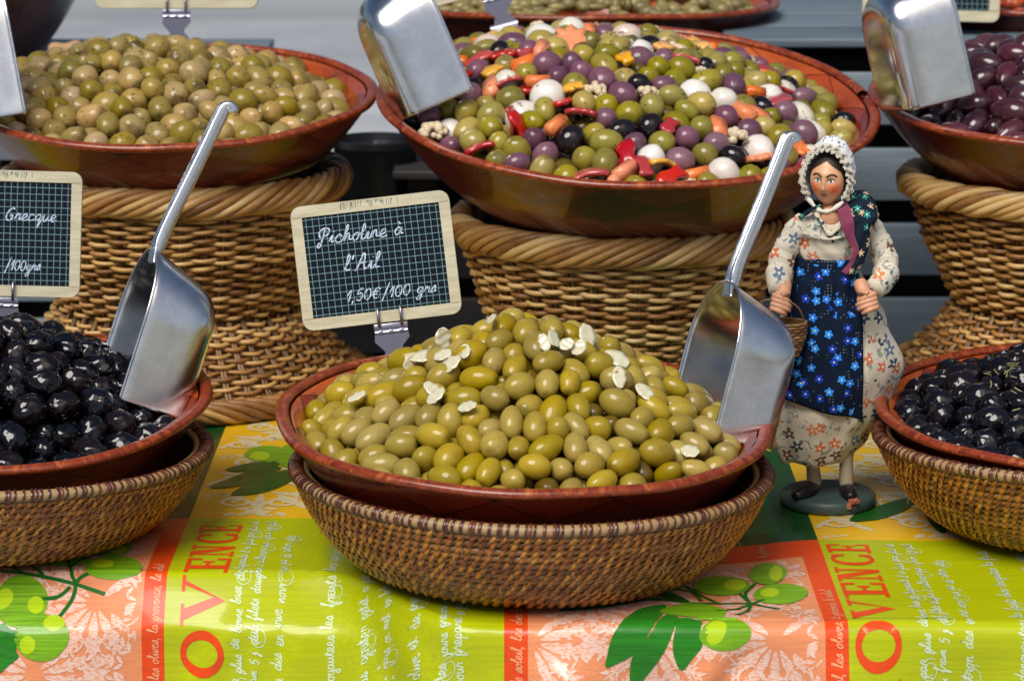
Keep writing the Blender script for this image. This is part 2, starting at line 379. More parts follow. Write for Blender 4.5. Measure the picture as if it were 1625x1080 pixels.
def decal(polys, name, mat, h=.0006, sub=.007):
    """flat print: filled outlines in cloth coordinates, cut fine and laid on the cloth"""
    bm = bmesh.new()
    for pi, P in enumerate(polys):
        vs = [bm.verts.new((x, y, h + (pi % 9) * .00004)) for x, y in P]
        for t in tessellate_polygon([[Vector((x, y, 0)) for x, y in P]]):
            try: bm.faces.new([vs[i] for i in t])
            except ValueError: pass
    for _ in range(6):
        e = [q for q in bm.edges if q.calc_length() > sub]
        if not e: break
        bmesh.ops.subdivide_edges(bm, edges=e, cuts=1); bmesh.ops.triangulate(bm, faces=[f for f in bm.faces if len(f.verts) > 3])
    for v in bm.verts: v.co = drape(v.co.x, v.co.y, v.co.z * .45)
    for f in bm.faces:
        if f.normal.z < 0 and f.normal.y > -.5: pass
    bmesh.ops.recalc_face_normals(bm, faces=bm.faces)
    me = bpy.data.meshes.new(name); bm.to_mesh(me); bm.free(); me.materials.append(mat)
    me.polygons.foreach_set('use_smooth', [True] * len(me.polygons))
    return link(bpy.data.objects.new(name, me), cloth)
def ribbon_v(pts, w, f):
    """flat stroke; f maps 2D to 3D"""
    V = []; F = []; n = len(pts)
    for i in range(n):
        a = pts[max(i - 1, 0)]; c = pts[min(i + 1, n - 1)]; dx, dy = c[0] - a[0], c[1] - a[1]; L = math.hypot(dx, dy) or 1
        ww = w[i] if hasattr(w, '__len__') else w
        nx, ny = -dy / L * ww / 2, dx / L * ww / 2
        V += [f(pts[i][0] + nx, pts[i][1] + ny), f(pts[i][0] - nx, pts[i][1] - ny)]
    for i in range(n - 1): F.append((2 * i, 2 * i + 1, 2 * i + 3, 2 * i + 2))
    return V, F
# ---- a joined-up hand for the printed and chalked writing (x-height 10)
GL = {'a': (11, "8,8 4,10 1,5 3,0 7,4 8,10 8,2 11,2"), 'b': (9, "0,2 4,14 5,20 3,20 2,10 2,1 6,1 7,7 4,9 9,8"), 'c': (9, "8,8 4,10 1,5 3,0 9,2"),
 'd': (11, "8,8 4,10 1,5 3,0 7,4 9,20 8,2 11,2"), 'e': (9, "0,3 6,6 6,10 3,10 1,4 4,0 9,2"), 'f': (8, "0,2 4,12 6,20 4,20 3,5 2,-10 4,-8 5,0 8,3"),
 'g': (10, "8,8 4,10 1,5 3,1 7,4 8,10 7,-6 3,-10 2,-6 10,2"), 'h': (11, "0,2 4,14 5,20 3,20 2,0 4,8 7,10 8,2 11,2"), 'i': (6, "0,2 3,10 3,1 6,2;4,14 4,15"),
 'j': (6, "0,2 3,10 2,-8 -1,-10 0,-6 6,2;4,14 4,15"), 'l': (6, "0,2 4,14 4,20 2,19 2,2 6,2"), 'm': (13, "0,2 2,10 2,0 3,7 6,10 6,0 7,7 10,10 10,2 13,2"),
 'n': (10, "0,2 2,10 2,0 3,7 6,10 7,2 10,2"), 'o': (9, "5,10 1,6 2,0 6,1 7,7 5,10 9,8"), 'p': (9, "0,2 2,10 1,-10;1,4 4,10 7,7 5,1 2,2 9,2"),
 'q': (10, "8,8 4,10 1,5 3,1 7,4 8,10 6,-12 10,2"), 'r': (9, "0,2 3,11 4,9 7,9 6,2 9,2"), 's': (8, "0,2 5,11 6,4 3,0 1,1 8,2"), 't': (7, "0,2 4,17 3,2 7,2;0,11 7,12"),
 'u': (11, "0,2 2,10 2,2 4,0 7,4 8,10 8,2 11,2"), 'v': (9, "0,2 2,10 3,0 6,4 7,10 9,9"), 'x': (9, "0,2 3,10 6,0 9,2;8,10 1,0"), 'z': (9, "1,9 7,10 2,1 9,2"),
 'P': (14, "3,8 1,16 6,21 12,19 11,12 6,10;7,20 6,8 4,-4 1,-3 3,2"), 'A': (15, "1,1 3,0 6,12 8,20 10,18 11,1 14,2;4,8 12,9"), 'G': (13, "10,17 7,20 2,14 1,5 4,0 9,2 9,8 5,7"),
 'L': (12, "8,19 5,20 4,10 3,1 1,2 4,2 11,1"), '0': (11, "6,18 1,12 2,2 6,0 9,6 8,15 5,18"), '1': (8, "1,9 6,18 4,0"), '5': (11, "9,19 4,18 2,10 7,12 9,6 6,0 1,2"),
 '2': (10, "1,14 5,19 8,13 1,0 9,1"), ',': (5, "2,1 1,-5"), "'": (4, "2,20 1,14"), '/': (9, "8,24 1,-6"), 'k': (10, "0,2 4,14 5,20 3,20 2,0;8,10 3,5 8,1 10,2"),
 '€': (14, "11,15 6,17 2,10 4,1 10,2;-1,11 8,12;-1,7 7,8"), '*': (14, "4,0 12,6 13,14 8,17 5,10 8,3 14,1"), '~': (12, "0,2 6,16 12,17 12,8 6,8 5,-6 10,-9 12,-2 6,2"), ' ': (8, '')}
GL['à'] = (11, GL['a'][1] + ";3,18 6,14"); GL['é'] = (9, GL['e'][1] + ";4,13 7,17"); GL['y'] = GL['g']
def script(text, h, w, k=4, slant=.25, jit=.0, seed=1):
    """strokes of a written line: list of (points, width), x-height h"""
    rg = random.Random(seed); out = []; x = 0.; s = h / 10; cur = []
    for ch in text:
        adv, st = GL.get(ch, GL[' '])
        parts = [q for q in st.split(';') if q]
        dy = rg.uniform(-jit, jit) * h
        for n, q in enumerate(parts):
            P = [tuple(float(a) for a in p.split(',')) for p in q.split()]
            P = [((x + a + b_ * slant) * s, b_ * s + dy) for a, b_ in P]
            if n == 0 and ch.islower() and cur and ch not in 'acdgoq': cur += P[1:]
            elif n == 0:
                if cur: out.append(cur)
                cur = P
            else: out.append(P)
        if not parts and cur: out.append(cur); cur = []
        if ch in "PAGL015/,'€*": 
            if cur: out.append(cur)
            cur = []
        x += adv
    if cur: out.append(cur)
    return [[(p.x, p.y) for p in catmull([(a, c, 0) for a, c in q], k)] for q in out if len(q) > 1], x * s
cnt = [0]
def draped_strokes(lines, name, mat, w, h=.0009):
    b = MB()
    for P in lines:
        V, F = ribbon_v(P, w, lambda a, c: drape(a, c, h * .45)); b.add(V, F)
    return b.build(name, mat, cloth)
def col_text(text, xbase, y0, h, w, mat, name='printed_writing', seed=1, hh=.0009):
    """a line that reads up the cloth (away from the viewer), starting at y0"""
    S, L = script(text, h, w, 3, .2, .05, seed)
    return draped_strokes([[(xbase - b_, y0 + a) for a, b_ in P] for P in S], name, mat, w, hh)
# ---- block capitals with slab serifs, PROVENCE, reading up the cloth
def rect(x0, y0, x1, y1): return [(x0, y0), (x1, y0), (x1, y1), (x0, y1)]
def arc(cx, cy, r0x, r0y, r1x, r1y, a0, a1, n=24):
    A = [a0 + (a1 - a0) * i / n for i in range(n + 1)]
    o = [(cx + r0x * math.cos(t), cy + r0y * math.sin(t)) for t in A]; q = [(cx + r1x * math.cos(t), cy + r1y * math.sin(t)) for t in A]
    return [[o[i], o[i + 1], q[i + 1], q[i]] for i in range(n)]
def slabs(ch):     # unit: cap height 1; returns polygons, width
    if ch == 'E': return [rect(0, 0, .78, .10), rect(0, .90, .78, 1), rect(.16, .10, .36, .90), rect(.68, .10, .78, .32), rect(.68, .68, .78, .90), rect(.36, .45, .58, .55), rect(.54, .36, .62, .64)], .80
    if ch == 'N': return [rect(0, 0, .40, .08), rect(0, .92, .26, 1), rect(.14, .08, .24, .92), [(.14, 1), (.40, 1), (.80, 0), (.60, 0)], rect(.70, 0, .80, .92), rect(.56, .92, .94, 1)], .96
    if ch == 'V': return [[(.10, .92), (.34, .92), (.58, .26), (.50, 0)], [(.50, 0), (.58, .26), (.80, .92), (.90, .92)], rect(0, .92, .44, 1), rect(.68, .92, 1, 1)], 1.
    if ch == 'O': return arc(.5, .5, .5, .5, .29, .36, 0, 2 * math.pi, 40), 1.0
    if ch == 'C': return arc(.48, .5, .48, .5, .26, .40, R(42), R(318), 34) + [rect(.70, .66, .82, .96), rect(.70, .04, .82, .34)], .86
    if ch == 'R': return [rect(0, 0, .46, .08), rect(0, .92, .5, 1), rect(.12, .08, .34, .92)] + arc(.46, .73, .36, .27, .16, .18, R(-90), R(90), 16) + [[(.40, .46), (.56, .46), (.98, 0), (.72, 0)]], .98
    if ch == 'P': return [rect(0, 0, .46, .08), rect(0, .92, .5, 1), rect(.12, .08, .34, .92)] + arc(.46, .70, .36, .30, .16, .20, R(-90), R(90), 16), .86
def provence(xb, ytop, cap, k=1.):
    """ytop: cloth coordinate where the last E ends; letters widen toward the P as on the print"""
    polys = []; y = ytop
    for ch, wd_ in (('E', .020), ('C', .026), ('N', .031), ('E', .034), ('V', .043), ('O', .034), ('R', .036), ('P', .034)):
        wd_ *= k; P, w = slabs(ch); y0 = y - wd_
        for q in P: polys.append([(xb - b_ * cap, y0 + a / w * wd_) for a, b_ in q])
        y = y0 - .0035 * k
    return decal(polys, 'printed_lettering', p_red, .0006)
provence(-.2265, .1475, .0352, 1.09); provence(.2925, .0885, .0352, 1.17)
ROWS = [(.0605, "bonne base de lapereaule il en faut par plus de", .012), (.0745, "filets dauphin 2 cuilleres i sup i fram 5 j dub", .012), (.094, "en vive noir & un jus de citron des", .055), (.134, "olives denoyautees les fruits", .030), (.162, "nous gouter petit a petit", .045), (.180, "d un melange plus on met en bol", .060), (.203, "feurs d olive et de puree", .090), (.225, "jours preparons en quart les", .050), (.237, "nous pour preparer en gigot", .070)]
for k in (-1, 0, 1):
    x0 = -.274 + .5266 * k
    for n, (dx, t, lead) in enumerate(ROWS):
        xx = x0 + dx
        if xx < -.55 or xx > .55: continue
        h_ = .0043 if n in (0, 1, 5, 7) else .0049
        top = seam_y(xx) - lead; words = t.split(' '); i = 0; y = top
        while y > -.30:       # words one under the other, reading upwards
            wds = words[len(words) - 1 - i % len(words)]; sz = h_ * (1.0 if len(wds) != 1 else .9) * (1.15 if (i + n) % 5 == 2 else 1.)
            S, L = script(wds, sz, 0, 3, .2, .05, n + i); y -= L
            col_text(wds, xx + .001 * math.sin(i * 3 + n), y, sz, .00095, p_white, seed=n + i)
            if (i + n) % 5 == 2:
                fy = y + L * .4; P = [(xx - .003 + (.007 - .00012 * q) * math.cos(q * .35 + 1) + .004, fy + (.010 - .0002 * q) * math.sin(q * .35 + 1)) for q in range(32)]
                draped_strokes([P], 'printed_flourish', p_white, .0006, .0012)
            y -= sz * 1.1; i += 1
RT = "le soleil, les olives, la provence, le soleil, les olives, la provence, le soleil"
for k in (-1, 0, 1):
    for dx in (.2815, .522):
        xx = -.274 + .5266 * k + dx
        if abs(xx) > .55: continue
        col_text(RT, xx, seam_y(xx) - .40, .0042, .0008, p_text, seed=3 + k)
# writing along the top red bar
for k in (-1, 0):
    for j in range(6):
        xx = -.274 + .5266 * k + .31 + j * .034
        if abs(xx) < .55: col_text("la provence"[:4 + j], xx, seam_y(xx) - .040, .0042, .0008, p_text, seed=j)
# ---- damask ornament: palmettes and scrolls as flat print
def lens(cx, cy, L, w, a, n=7, notch=.0):
    P = []; 
    for i in range(n + 1): t = i / n; P.append((t * L, w * math.sin(math.pi * t ** .8) * (1 + notch * math.sin(t * 26))))
    for i in range(n - 1, 0, -1): t = i / n; P.append((t * L, -w * math.sin(math.pi * t ** .8) * (1 + notch * math.sin(t * 26))))
    return [(cx + x * math.cos(a) - y * math.sin(a), cy + x * math.sin(a) + y * math.cos(a)) for x, y in P]
def spiral(cx, cy, r, a0, turns, d=1, n=26):
    return [(cx + r * (1 - i / n * .85) * math.cos(a0 + d * turns * 2 * math.pi * i / n), cy + r * (1 - i / n * .85) * math.sin(a0 + d * turns * 2 * math.pi * i / n)) for i in range(n + 1)]
def inside(P, bx):
    return all(bx[0] < x < bx[1] and bx[2] < y < bx[3] and (bx[2] < 0 and y < seam_y(x) - .049 or bx[2] > 0 and y > seam_y(x) + .004) for x, y in P)
def damask(bx, mat, S=1., seed=0, name='printed_ornament', h=.00045, wd_=.0016, fan=11):
    rg = random.Random(seed); polys = []; rib = []
    cx0 = bx[0]; y = bx[3]
    step = .092 * S; iy = 0
    while y > bx[2] - step:
        x = bx[0] + (step * .5 if iy % 2 else 0)
        while x < bx[1] + step:
            for i in range(fan):          # palmette fan
                a = R(-90 + (i - fan // 2) * 286 / fan) ; L = (.044 - .0014 * abs(i - fan // 2)) * S
                polys.append(lens(x + .007 * math.cos(a), y + .007 * math.sin(a), L, .0036 * S, a, 12, .10))
                for q in (.45, .62, .78):
                    for sd_ in (-1, 1): polys.append(lens(x + (.007 + L * q) * math.cos(a), y + (.007 + L * q) * math.sin(a), .0095 * S, .0017 * S, a + sd_ * .75, 5))
            for sx in (-1, 1):
                rib.append(spiral(x + sx * .030 * S, y + .027 * S, .014 * S, R(90 if sx < 0 else 90), 1.4, sx))
                rib.append([(x + sx * (.016 + .05 * t) * S, y + (.027 - .03 * t + .018 * math.sin(t * 5)) * S) for t in [i / 12 for i in range(13)]])
                for q in range(4): polys.append(lens(x + sx * (.026 + .012 * q) * S, y + (.036 - .012 * q) * S, .014 * S, .0036 * S, R(60 - 40 * q) if sx > 0 else R(120 + 40 * q), 6, .1))
            for i in range(6): polys.append(lens(x + step * .5, y - .002 * S, .0135 * S, .0034 * S, R(i * 60 + 15), 6))
            x += step
        y -= step * .62; iy += 1
    polys = [P for P in polys if inside(P, bx)]
    decal(polys, name, mat, h, .008)['kind'] = 'stuff'
    if rib: 
        out = []
        for P in rib:
            run = []
            for p in P:
                if inside([p], bx): run.append(p)
                else:
                    if len(run) > 2: out.append(run)
                    run = []
            if len(run) > 2: out.append(run)
        b = MB(); hk = 0
        for P in out:
            hk += 1; V, F = ribbon_v(P, wd_ * S, lambda a, c: drape(a, c, .45 * (h + .0004 + (hk % 7) * .00004))); b.add(V, F)
        b.build(name, mat, cloth)['kind'] = 'stuff'
for k in (-1, 0):
    x0 = -.274 + .5266 * k
    damask((x0 + .288, x0 + .507, -.38, .10), p_pink, 1., k)
for k in (-1, 0, 1):
    x0 = -.274 + .5266 * k
    a, c = max(x0 + .002, -.6), min(x0 + .266, .6)
    if c > a: damask((a, c, .05, .58), p_cream, 1.15, k + 5, fan=4, wd_=.0042, h=.00045)
PRINTS=[
 ('dark_leaf',[70,-177,119,-138,198,-107,259,-129,211,-125,142,-164]),
 ('dark_leaf',[206,-58,240,-76,273,-120,259,-131,228,-103]),
 ('lit_leaf',[141,-296,143,-277,150,-251,164,-227,190,-173,215,-151,237,-147,223,-207,206,-245,185,-276,164,-289]),
 ('lit_leaf',[177,-310,180,-284,193,-264,211,-240,234,-194,252,-207,242,-242,232,-266,219,-289,204,-311,188,-333,180,-332]),
 ('lit_leaf',[255,-302,244,-283,241,-261,245,-239,253,-209,286,-217,282,-242,286,-263,271,-282]),
 ('olive',[359,-246,356,-255,348,-263,338,-269,326,-271,313,-271,300,-268,289,-262,282,-254,281,-246,285,-236,293,-226,304,-210,316,-208,329,-208,341,-211,352,-225,358,-236]),
 ('hl',[291,-235,310,-216,322,-228,319,-247,308,-260,294,-258]),
 ('olive',[224,-181,247,-147,278,-131,312,-147,326,-173,315,-212,286,-213,255,-200]),
 ('olive',[373,-44,368,-60,358,-74,346,-85,332,-90,318,-90,304,-85,292,-74,284,-60,284,-44,289,-28,299,-13,311,-3,325,3,339,3,354,-3,366,-13,373,-28]),
 ('hl',[367,-40,365,-49,360,-57,356,-63,350,-66,344,-66,339,-63,334,-57,332,-49,332,-40,334,-30,338,-22,343,-16,349,-12,354,-12,360,-16,365,-22,367,-30]),
 ('olive',[274,-35,270,-51,263,-64,255,-74,245,-80,235,-80,225,-74,217,-64,212,-51,211,-35,215,-19,222,-5,230,5,240,11,250,11,260,5,269,-5,274,-19]),
 ('hl',[271,-30,269,-40,266,-49,263,-56,260,-59,256,-59,252,-56,249,-49,248,-40,248,-30,250,-20,252,-11,256,-5,259,-1,263,-1,266,-5,269,-11,271,-20]),
 ('olive',[436,16,431,-3,424,-19,415,-31,406,-37,396,-37,387,-31,379,-19,375,-3,376,16,380,35,387,51,396,63,406,70,416,70,425,63,433,51,437,35]),
 ('hl',[429,16,427,3,424,-9,420,-18,417,-22,413,-22,410,-18,408,-9,407,3,408,16,410,29,413,41,417,50,420,55,424,55,427,50,429,41,430,29]),
 ('olive',[460,-85,454,-102,444,-117,433,-129,420,-134,406,-134,392,-129,381,-117,375,-102,375,-85,380,-67,390,-52,402,-40,415,-34,429,-34,443,-40,454,-52,460,-67]),
 ('hl',[415,-78,413,-86,409,-93,405,-98,401,-100,396,-100,391,-98,388,-93,386,-86,386,-78,388,-70,391,-63,396,-57,400,-54,405,-54,410,-57,413,-63,415,-70]),
 ('stem',[208,-62,239,-103,265,-129,318,-131,367,-131,387,-147,409,-162]),
 ('stem',[257,-67,281,-80,292,-120]),
 ('stem',[272,-49,294,-94,318,-131]),
 ('stem',[382,-32,362,-85,367,-131]),
 ('stem',[367,-131,358,-173,340,-194]),
 ('stem',[310,-171,343,-160,367,-131]),
 ('stem',[367,-131,390,-111]),
 ('stem',[350,-67,358,-98,367,-131]),
 ('olive',[-733,-26,-735,-41,-742,-54,-752,-64,-764,-69,-778,-70,-793,-65,-806,-56,-815,-42,-819,-27,-816,-11,-809,4,-799,14,-787,19,-773,19,-758,13,-745,2,-736,-11]),
 ('hl',[-811,-8,-797,-4,-789,-15,-792,-30,-808,-39]),
 ('hl',[-739,-31,-739,-36,-741,-40,-744,-43,-748,-45,-752,-45,-756,-43,-760,-40,-763,-36,-764,-31,-764,-26,-762,-22,-759,-19,-755,-17,-751,-17,-746,-19,-742,-22,-740,-26]),
 ('olive',[-694,-84,-698,-96,-707,-107,-717,-116,-730,-120,-744,-120,-758,-116,-770,-108,-778,-97,-780,-85,-776,-72,-769,-60,-759,-51,-747,-46,-733,-46,-718,-50,-705,-59,-696,-71]),
 ('hl',[-747,-95,-748,-100,-750,-104,-754,-107,-757,-109,-761,-109,-766,-108,-769,-105,-771,-100,-772,-96,-771,-91,-768,-86,-765,-83,-761,-81,-757,-81,-753,-83,-749,-86,-747,-90]),
 ('hl',[-702,-60,-703,-65,-706,-68,-710,-71,-715,-73,-721,-73,-726,-71,-731,-68,-735,-64,-736,-60,-735,-55,-732,-52,-728,-49,-723,-47,-718,-47,-712,-49,-707,-52,-703,-56]),
 ('olive',[-590,44,-592,24,-600,17,-612,13,-625,10,-640,10,-655,12,-668,17,-677,23,-682,44,-680,65,-674,84,-664,98,-652,106,-637,106,-620,98,-605,84,-595,65]),
 ('hl',[-639,65,-639,58,-642,52,-646,47,-651,45,-657,45,-664,47,-670,52,-674,58,-676,65,-675,72,-672,79,-668,83,-663,86,-657,86,-650,83,-644,79,-640,72]),
 ('olive',[-621,151,-622,134,-628,119,-636,108,-646,102,-659,102,-672,108,-685,119,-694,134,-698,151,-696,168,-691,183,-683,194,-672,200,-660,200,-646,194,-633,183,-624,168]),
 ('hl',[-630,146,-630,134,-631,124,-633,117,-636,113,-640,113,-645,117,-649,124,-653,134,-655,146,-656,157,-655,168,-652,175,-649,179,-645,179,-641,175,-636,168,-632,157]),
 ('olive',[-676,80,-679,71,-686,63,-695,57,-706,54,-720,54,-734,57,-746,63,-755,71,-758,80,-755,90,-749,98,-739,104,-728,107,-714,107,-700,104,-688,98,-679,90]),
 ('stem',[-832,32,-778,23,-729,12,-692,2,-644,-14]),
 ('stem',[-714,82,-700,21,-692,2,-696,-24,-719,-60]),
 ('stem',[-692,2,-685,13,-668,24]),
 ('stem',[-751,-22,-718,-18,-700,-2]),
 ('stem',[-743,12,-752,28,-769,54]),
 ('stem',[-706,44,-697,78,-680,97]),
 ('stem',[-778,23,-802,54]),
 ('lit_leaf',[-805,-64,-787,-71,-774,-76,-778,-104,-773,-114,-787,-126,-804,-141,-822,-151,-838,-107]),
 ('dark_leaf',[-535,526,-499,595,-460,654,-416,662,-442,595,-480,538]),
 ('dark_leaf',[-492,481,-465,562,-427,629,-389,645,-388,579,-426,505,-462,478]),
 ('dark_leaf',[-517,645,-485,688,-442,705,-422,680,-458,632]),
 ('olive',[-409,758,-412,738,-418,721,-428,708,-440,701,-453,701,-468,708,-481,721,-490,738,-493,758,-491,778,-484,796,-475,809,-463,816,-449,816,-434,809,-421,796,-412,778]),
 ('hl',[-445,740,-445,729,-448,720,-452,713,-458,709,-464,709,-470,713,-476,720,-480,729,-482,740,-481,751,-478,761,-474,768,-469,772,-463,772,-456,768,-450,761,-446,751]),
 ('olive',[-377,740,-377,710,-381,684,-386,665,-394,655,-403,655,-413,665,-422,684,-429,710,-433,740,-432,770,-429,797,-423,817,-416,828,-407,828,-396,817,-387,797,-380,770]),
 ('dark_leaf',[570,315,592,369,634,412,675,451,710,463,672,379,630,331,592,313]),
 ('dark_leaf',[710,396,726,379,732,283,717,242,706,283,703,347]),
 ('stem',[623,468,587,525,564,491]),
]

HH = {'dark_leaf': (p_dark, .0018, 'printed_leaf'), 'lit_leaf': (p_lit, .0019, 'printed_leaf'), 'olive': (p_olive, .0020, 'printed_olive'), 'hl': (p_hl, .0023, 'printed_olive_patch')}
ol = 0
for n, L in PRINTS:
    P = [(L[i] / 2000, L[i + 1] / 2000) for i in range(0, len(L), 2)]
    if n == 'stem': draped_strokes([[(p.x, p.y) for p in catmull([(a, c, 0) for a, c in P], 6)]], 'printed_stem', p_stem, .0030, .00215)
    else:
        m_, h_, nm = HH[n]; ol += 1
        P = [(p.x, p.y) for p in catmull([(a, c, 0) for a, c in P], 3, True)]
        decal([P], nm, m_, h_ + (ol % 5) * .00004, .007)

# ------------------------------------------------------------ crates behind the table
def mat_slat(name, a, b_):
    m = M(name); o = m.obj(); n = m.noise(1, 5, .7, scaled(m, o, (6, 90, 120))); r = m.vary()
    c = m.ramp(m.math('ADD', m.math('MULTIPLY', n, .6), m.math('MULTIPLY', r, .4)), [(.3, a), (.7, b_)]); m.bump(n, .4, .001); return m.set(c, .6)
m_sl = mat_slat('grey_blue_slat', (.06, .09, .12), (.17, .22, .26)); m_sd = mat_slat('dark_slat', (.012, .012, .014), (.035, .03, .03))
def crate(x0, x1, y0, y1, z0, z1, label, mat, hs=.062, gap=.022, back=True):
    t = empty('slatted_crate', ((x0 + x1) / 2, (y0 + y1) / 2, z0), label=label, cat='crate')
    w, d = x1 - x0, y1 - y0
    def part(n, c, s):
        b = MB(); b.box((0, 0, 0), s, bev=.002); o = b.build(n, mat, t); o.location = c
    z = z0 + hs / 2
    while z + hs / 2 <= z1 + .001:
        part('slat', (0, -d / 2, z - z0), (w, .012, hs)); part('slat', (0, d / 2, z - z0), (w, .012, hs))
        for s in (-1, 1): part('end_slat', (s * (w / 2 - .006), 0, z - z0), (.012, d - .014, hs))
        z += hs + gap
    b = MB(); b.box((0, 0, (z1 - z0) / 2), (w - .06, d - .06, z1 - z0 - .03)); b.build('gap_shade_box', m_sd, t)  # dark box added inside so the gaps between slats look shaded
    for sx in (-1, 1):
        for sy in (-1, 1): part('corner_post', (sx * (w / 2 - .032), sy * (d / 2 - .02), (z1 - z0) / 2), (.035, .026, z1 - z0 - .004))
    n = int(d / .11)
    for i in range(n): part('top_board', (0, -d / 2 + .05 + i * (d - .1) / max(n - 1, 1), z1 - z0 + .005), (w, (d - .1) / max(n - 1, 1) - .006, .010))
    b = MB(); b.box((0, 0, .006), (w - .03, d - .03, .01)); b.build('bottom_board', m_sd, t)
    return t
crate(.235, .86, .95, 1.45, -.70, .31, 'grey-blue slatted crate standing behind the doll, table height and higher', m_sl, .058, .026)
crate(-.13, .22, .93, 1.35, -.70, .17, 'dark slatted crate behind the mixed olive bowl', m_sd)
crate(-.62, -.30, .98, 1.4, -.70, .255, 'dark blue slatted crate at the far left behind the cracked olives', m_sl, .06, .02)
crate(-.29, -.14, .93, 1.25, -.70, .12, 'low dark crate behind the square slate, under the black tub', m_sd)
t = empty('plastic_tub', (-.152, .98, .13), label='black round plastic tub with a raised rim, between the two rear bowls', cat='tub')
b = MB(); b.lathe([(0, 0), (.040, 0), (.047, .065), (.049, .067), (.049, .074), (.046, .075), (.044, .066), (.0, .064)], 40); b.build('body', plain('black_plastic', (.012, .014, .018), .35), t, auto=40)
b = MB(); b.box((0, 0, .0665), (.006, .05, .004), bev=.001); b.build('lid_rib', plain('grey_rib', (.10, .11, .12), .4), t)

# ------------------------------------------------------------ wooden bowls
def bowl_prof(Rr, H, rb=.5):
    o = [(Rr * rb * .0001, -H), (Rr * rb * .9, -H)]
    for i in range(15):
        t = i / 14; o.append((Rr * rb + (Rr - .004 - Rr * rb) * t ** .8, -H + (H - .004) * t ** 1.5))
    return o
def bowl_inner_r(z, Rr, H, rb=.5):
    t = max(0., min(1., (z + H - .007) / (H - .007))) ** (1 / 1.5)
    return Rr * rb + (Rr - .012 - Rr * rb) * t ** .8
def lathe_uv(name, prof, mat, parent, n=96, a0=0., a1=2 * math.pi, closed=False, wob=None):
    me = bpy.data.meshes.new(name); v = []; f = []; uvs = []; k = len(prof); L = [0.]
    for i in range(1, k): L.append(L[-1] + math.hypot(prof[i][0] - prof[i - 1][0], prof[i][1] - prof[i - 1][1]))
    full = abs(a1 - a0 - 2 * math.pi) < 1e-6; m = n + 1
    for i in range(m):
        a = a0 + (a1 - a0) * i / n
        for r, z in prof:
            w = wob(a) if wob else (0, 0)
            v.append(((r + w[0]) * math.cos(a), (r + w[0]) * math.sin(a), z + w[1]))
    uvl = []
    for i in range(n):
        for q in range(k if closed else k - 1):
            w = (q + 1) % k; f.append((i * k + q, (i + 1) * k + q, (i + 1) * k + w, i * k + w))
            Lw = L[w] if w else L[-1] + .01
            ua, ub = (a0 + (a1 - a0) * i / n) / 6.2832, (a0 + (a1 - a0) * (i + 1) / n) / 6.2832
            uvl += [ua, L[q], ub, L[q], ub, Lw, ua, Lw]
    me.from_pydata(v, [], f); uv = me.uv_layers.new(name='UVMap'); uv.data.foreach_set('uv', uvl)
    if full:
        bm = bmesh.new(); bm.from_mesh(me); bmesh.ops.remove_doubles(bm, verts=bm.verts, dist=1e-6); bm.to_mesh(me); bm.free()
    me.materials.append(mat); me.polygons.foreach_set('use_smooth', [True] * len(me.polygons))
    return link(bpy.data.objects.new(name, me), parent)
def make_bowl(c, Rr, H, sx, sy, label, group, mats=None, rb=.5, rot=0., gap=None):
    """c: centre of the rim; sx, sy: slope of the rim plane"""
    nrm = Vector((-sx, -sy, 1)).normalized(); q = Vector((0, 0, 1)).rotation_difference(nrm)
    t = empty('wooden_bowl', label=label, cat='bowl', group=group)
    t.matrix_world = Matrix.Translation(c) @ q.to_matrix().to_4x4() @ Matrix.Translation((0, 0, -H))
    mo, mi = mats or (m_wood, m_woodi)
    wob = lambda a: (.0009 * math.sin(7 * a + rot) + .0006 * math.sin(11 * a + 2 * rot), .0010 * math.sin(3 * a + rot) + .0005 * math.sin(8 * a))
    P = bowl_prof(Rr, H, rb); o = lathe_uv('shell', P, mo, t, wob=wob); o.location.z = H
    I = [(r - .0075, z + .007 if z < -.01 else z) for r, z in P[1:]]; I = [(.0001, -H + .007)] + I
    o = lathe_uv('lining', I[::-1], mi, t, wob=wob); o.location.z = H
    rp = [(Rr - .0045 + .0056 * math.cos(a), -.0030 + .0040 * math.sin(a)) for a in [i * math.pi / 5 for i in range(10)]]
    a0, a1 = (0, 2 * math.pi) if gap is None else (gap[1], gap[0] + 2 * math.pi)
    o = lathe_uv('rim', rp, m_rim, t, 120, a0, a1, True, wob); o.location.z = H
    for p in t.children: p.rotation_euler.z = 0
    fr = Matrix.Translation(c) @ q.to_matrix().to_4x4()
    return t, fr
G = 'laminated wooden olive bowls'
BW = {}
BW['front'] = make_bowl((.010, .058, .119), .199, .090, -.028, .055, 'reddish wooden bowl of green olives with garlic, front middle, nested in a rattan basket', G)
BW['fl'] = make_bowl((-.440, .165, .108), .186, .085, .0, .09, 'wooden bowl of wrinkled black olives at the left edge, scoop standing in it', G, rot=1)
BW['fr'] = make_bowl((.497, .168, .100), .191, .085, .0, .05, 'wooden bowl of black olives with dried herbs at the right edge', G, rot=2)
BW['rl'] = make_bowl((-.340, .655, .300), .206, .085, .0, .118, 'wooden bowl of cracked green olives on the left wicker stand', G, rot=3)
BW['mix'] = make_bowl((.114, .620, .298), .246, .105, -.034, .19, 'largest wooden bowl, full of mixed olives, onions and peppers', G, rot=4, gap=(R(6), R(11)))
BW['rr'] = make_bowl((.562, .655, .297), .206, .085, .0, .10, 'wooden bowl of purple olives on the right wicker stand', G, rot=5)

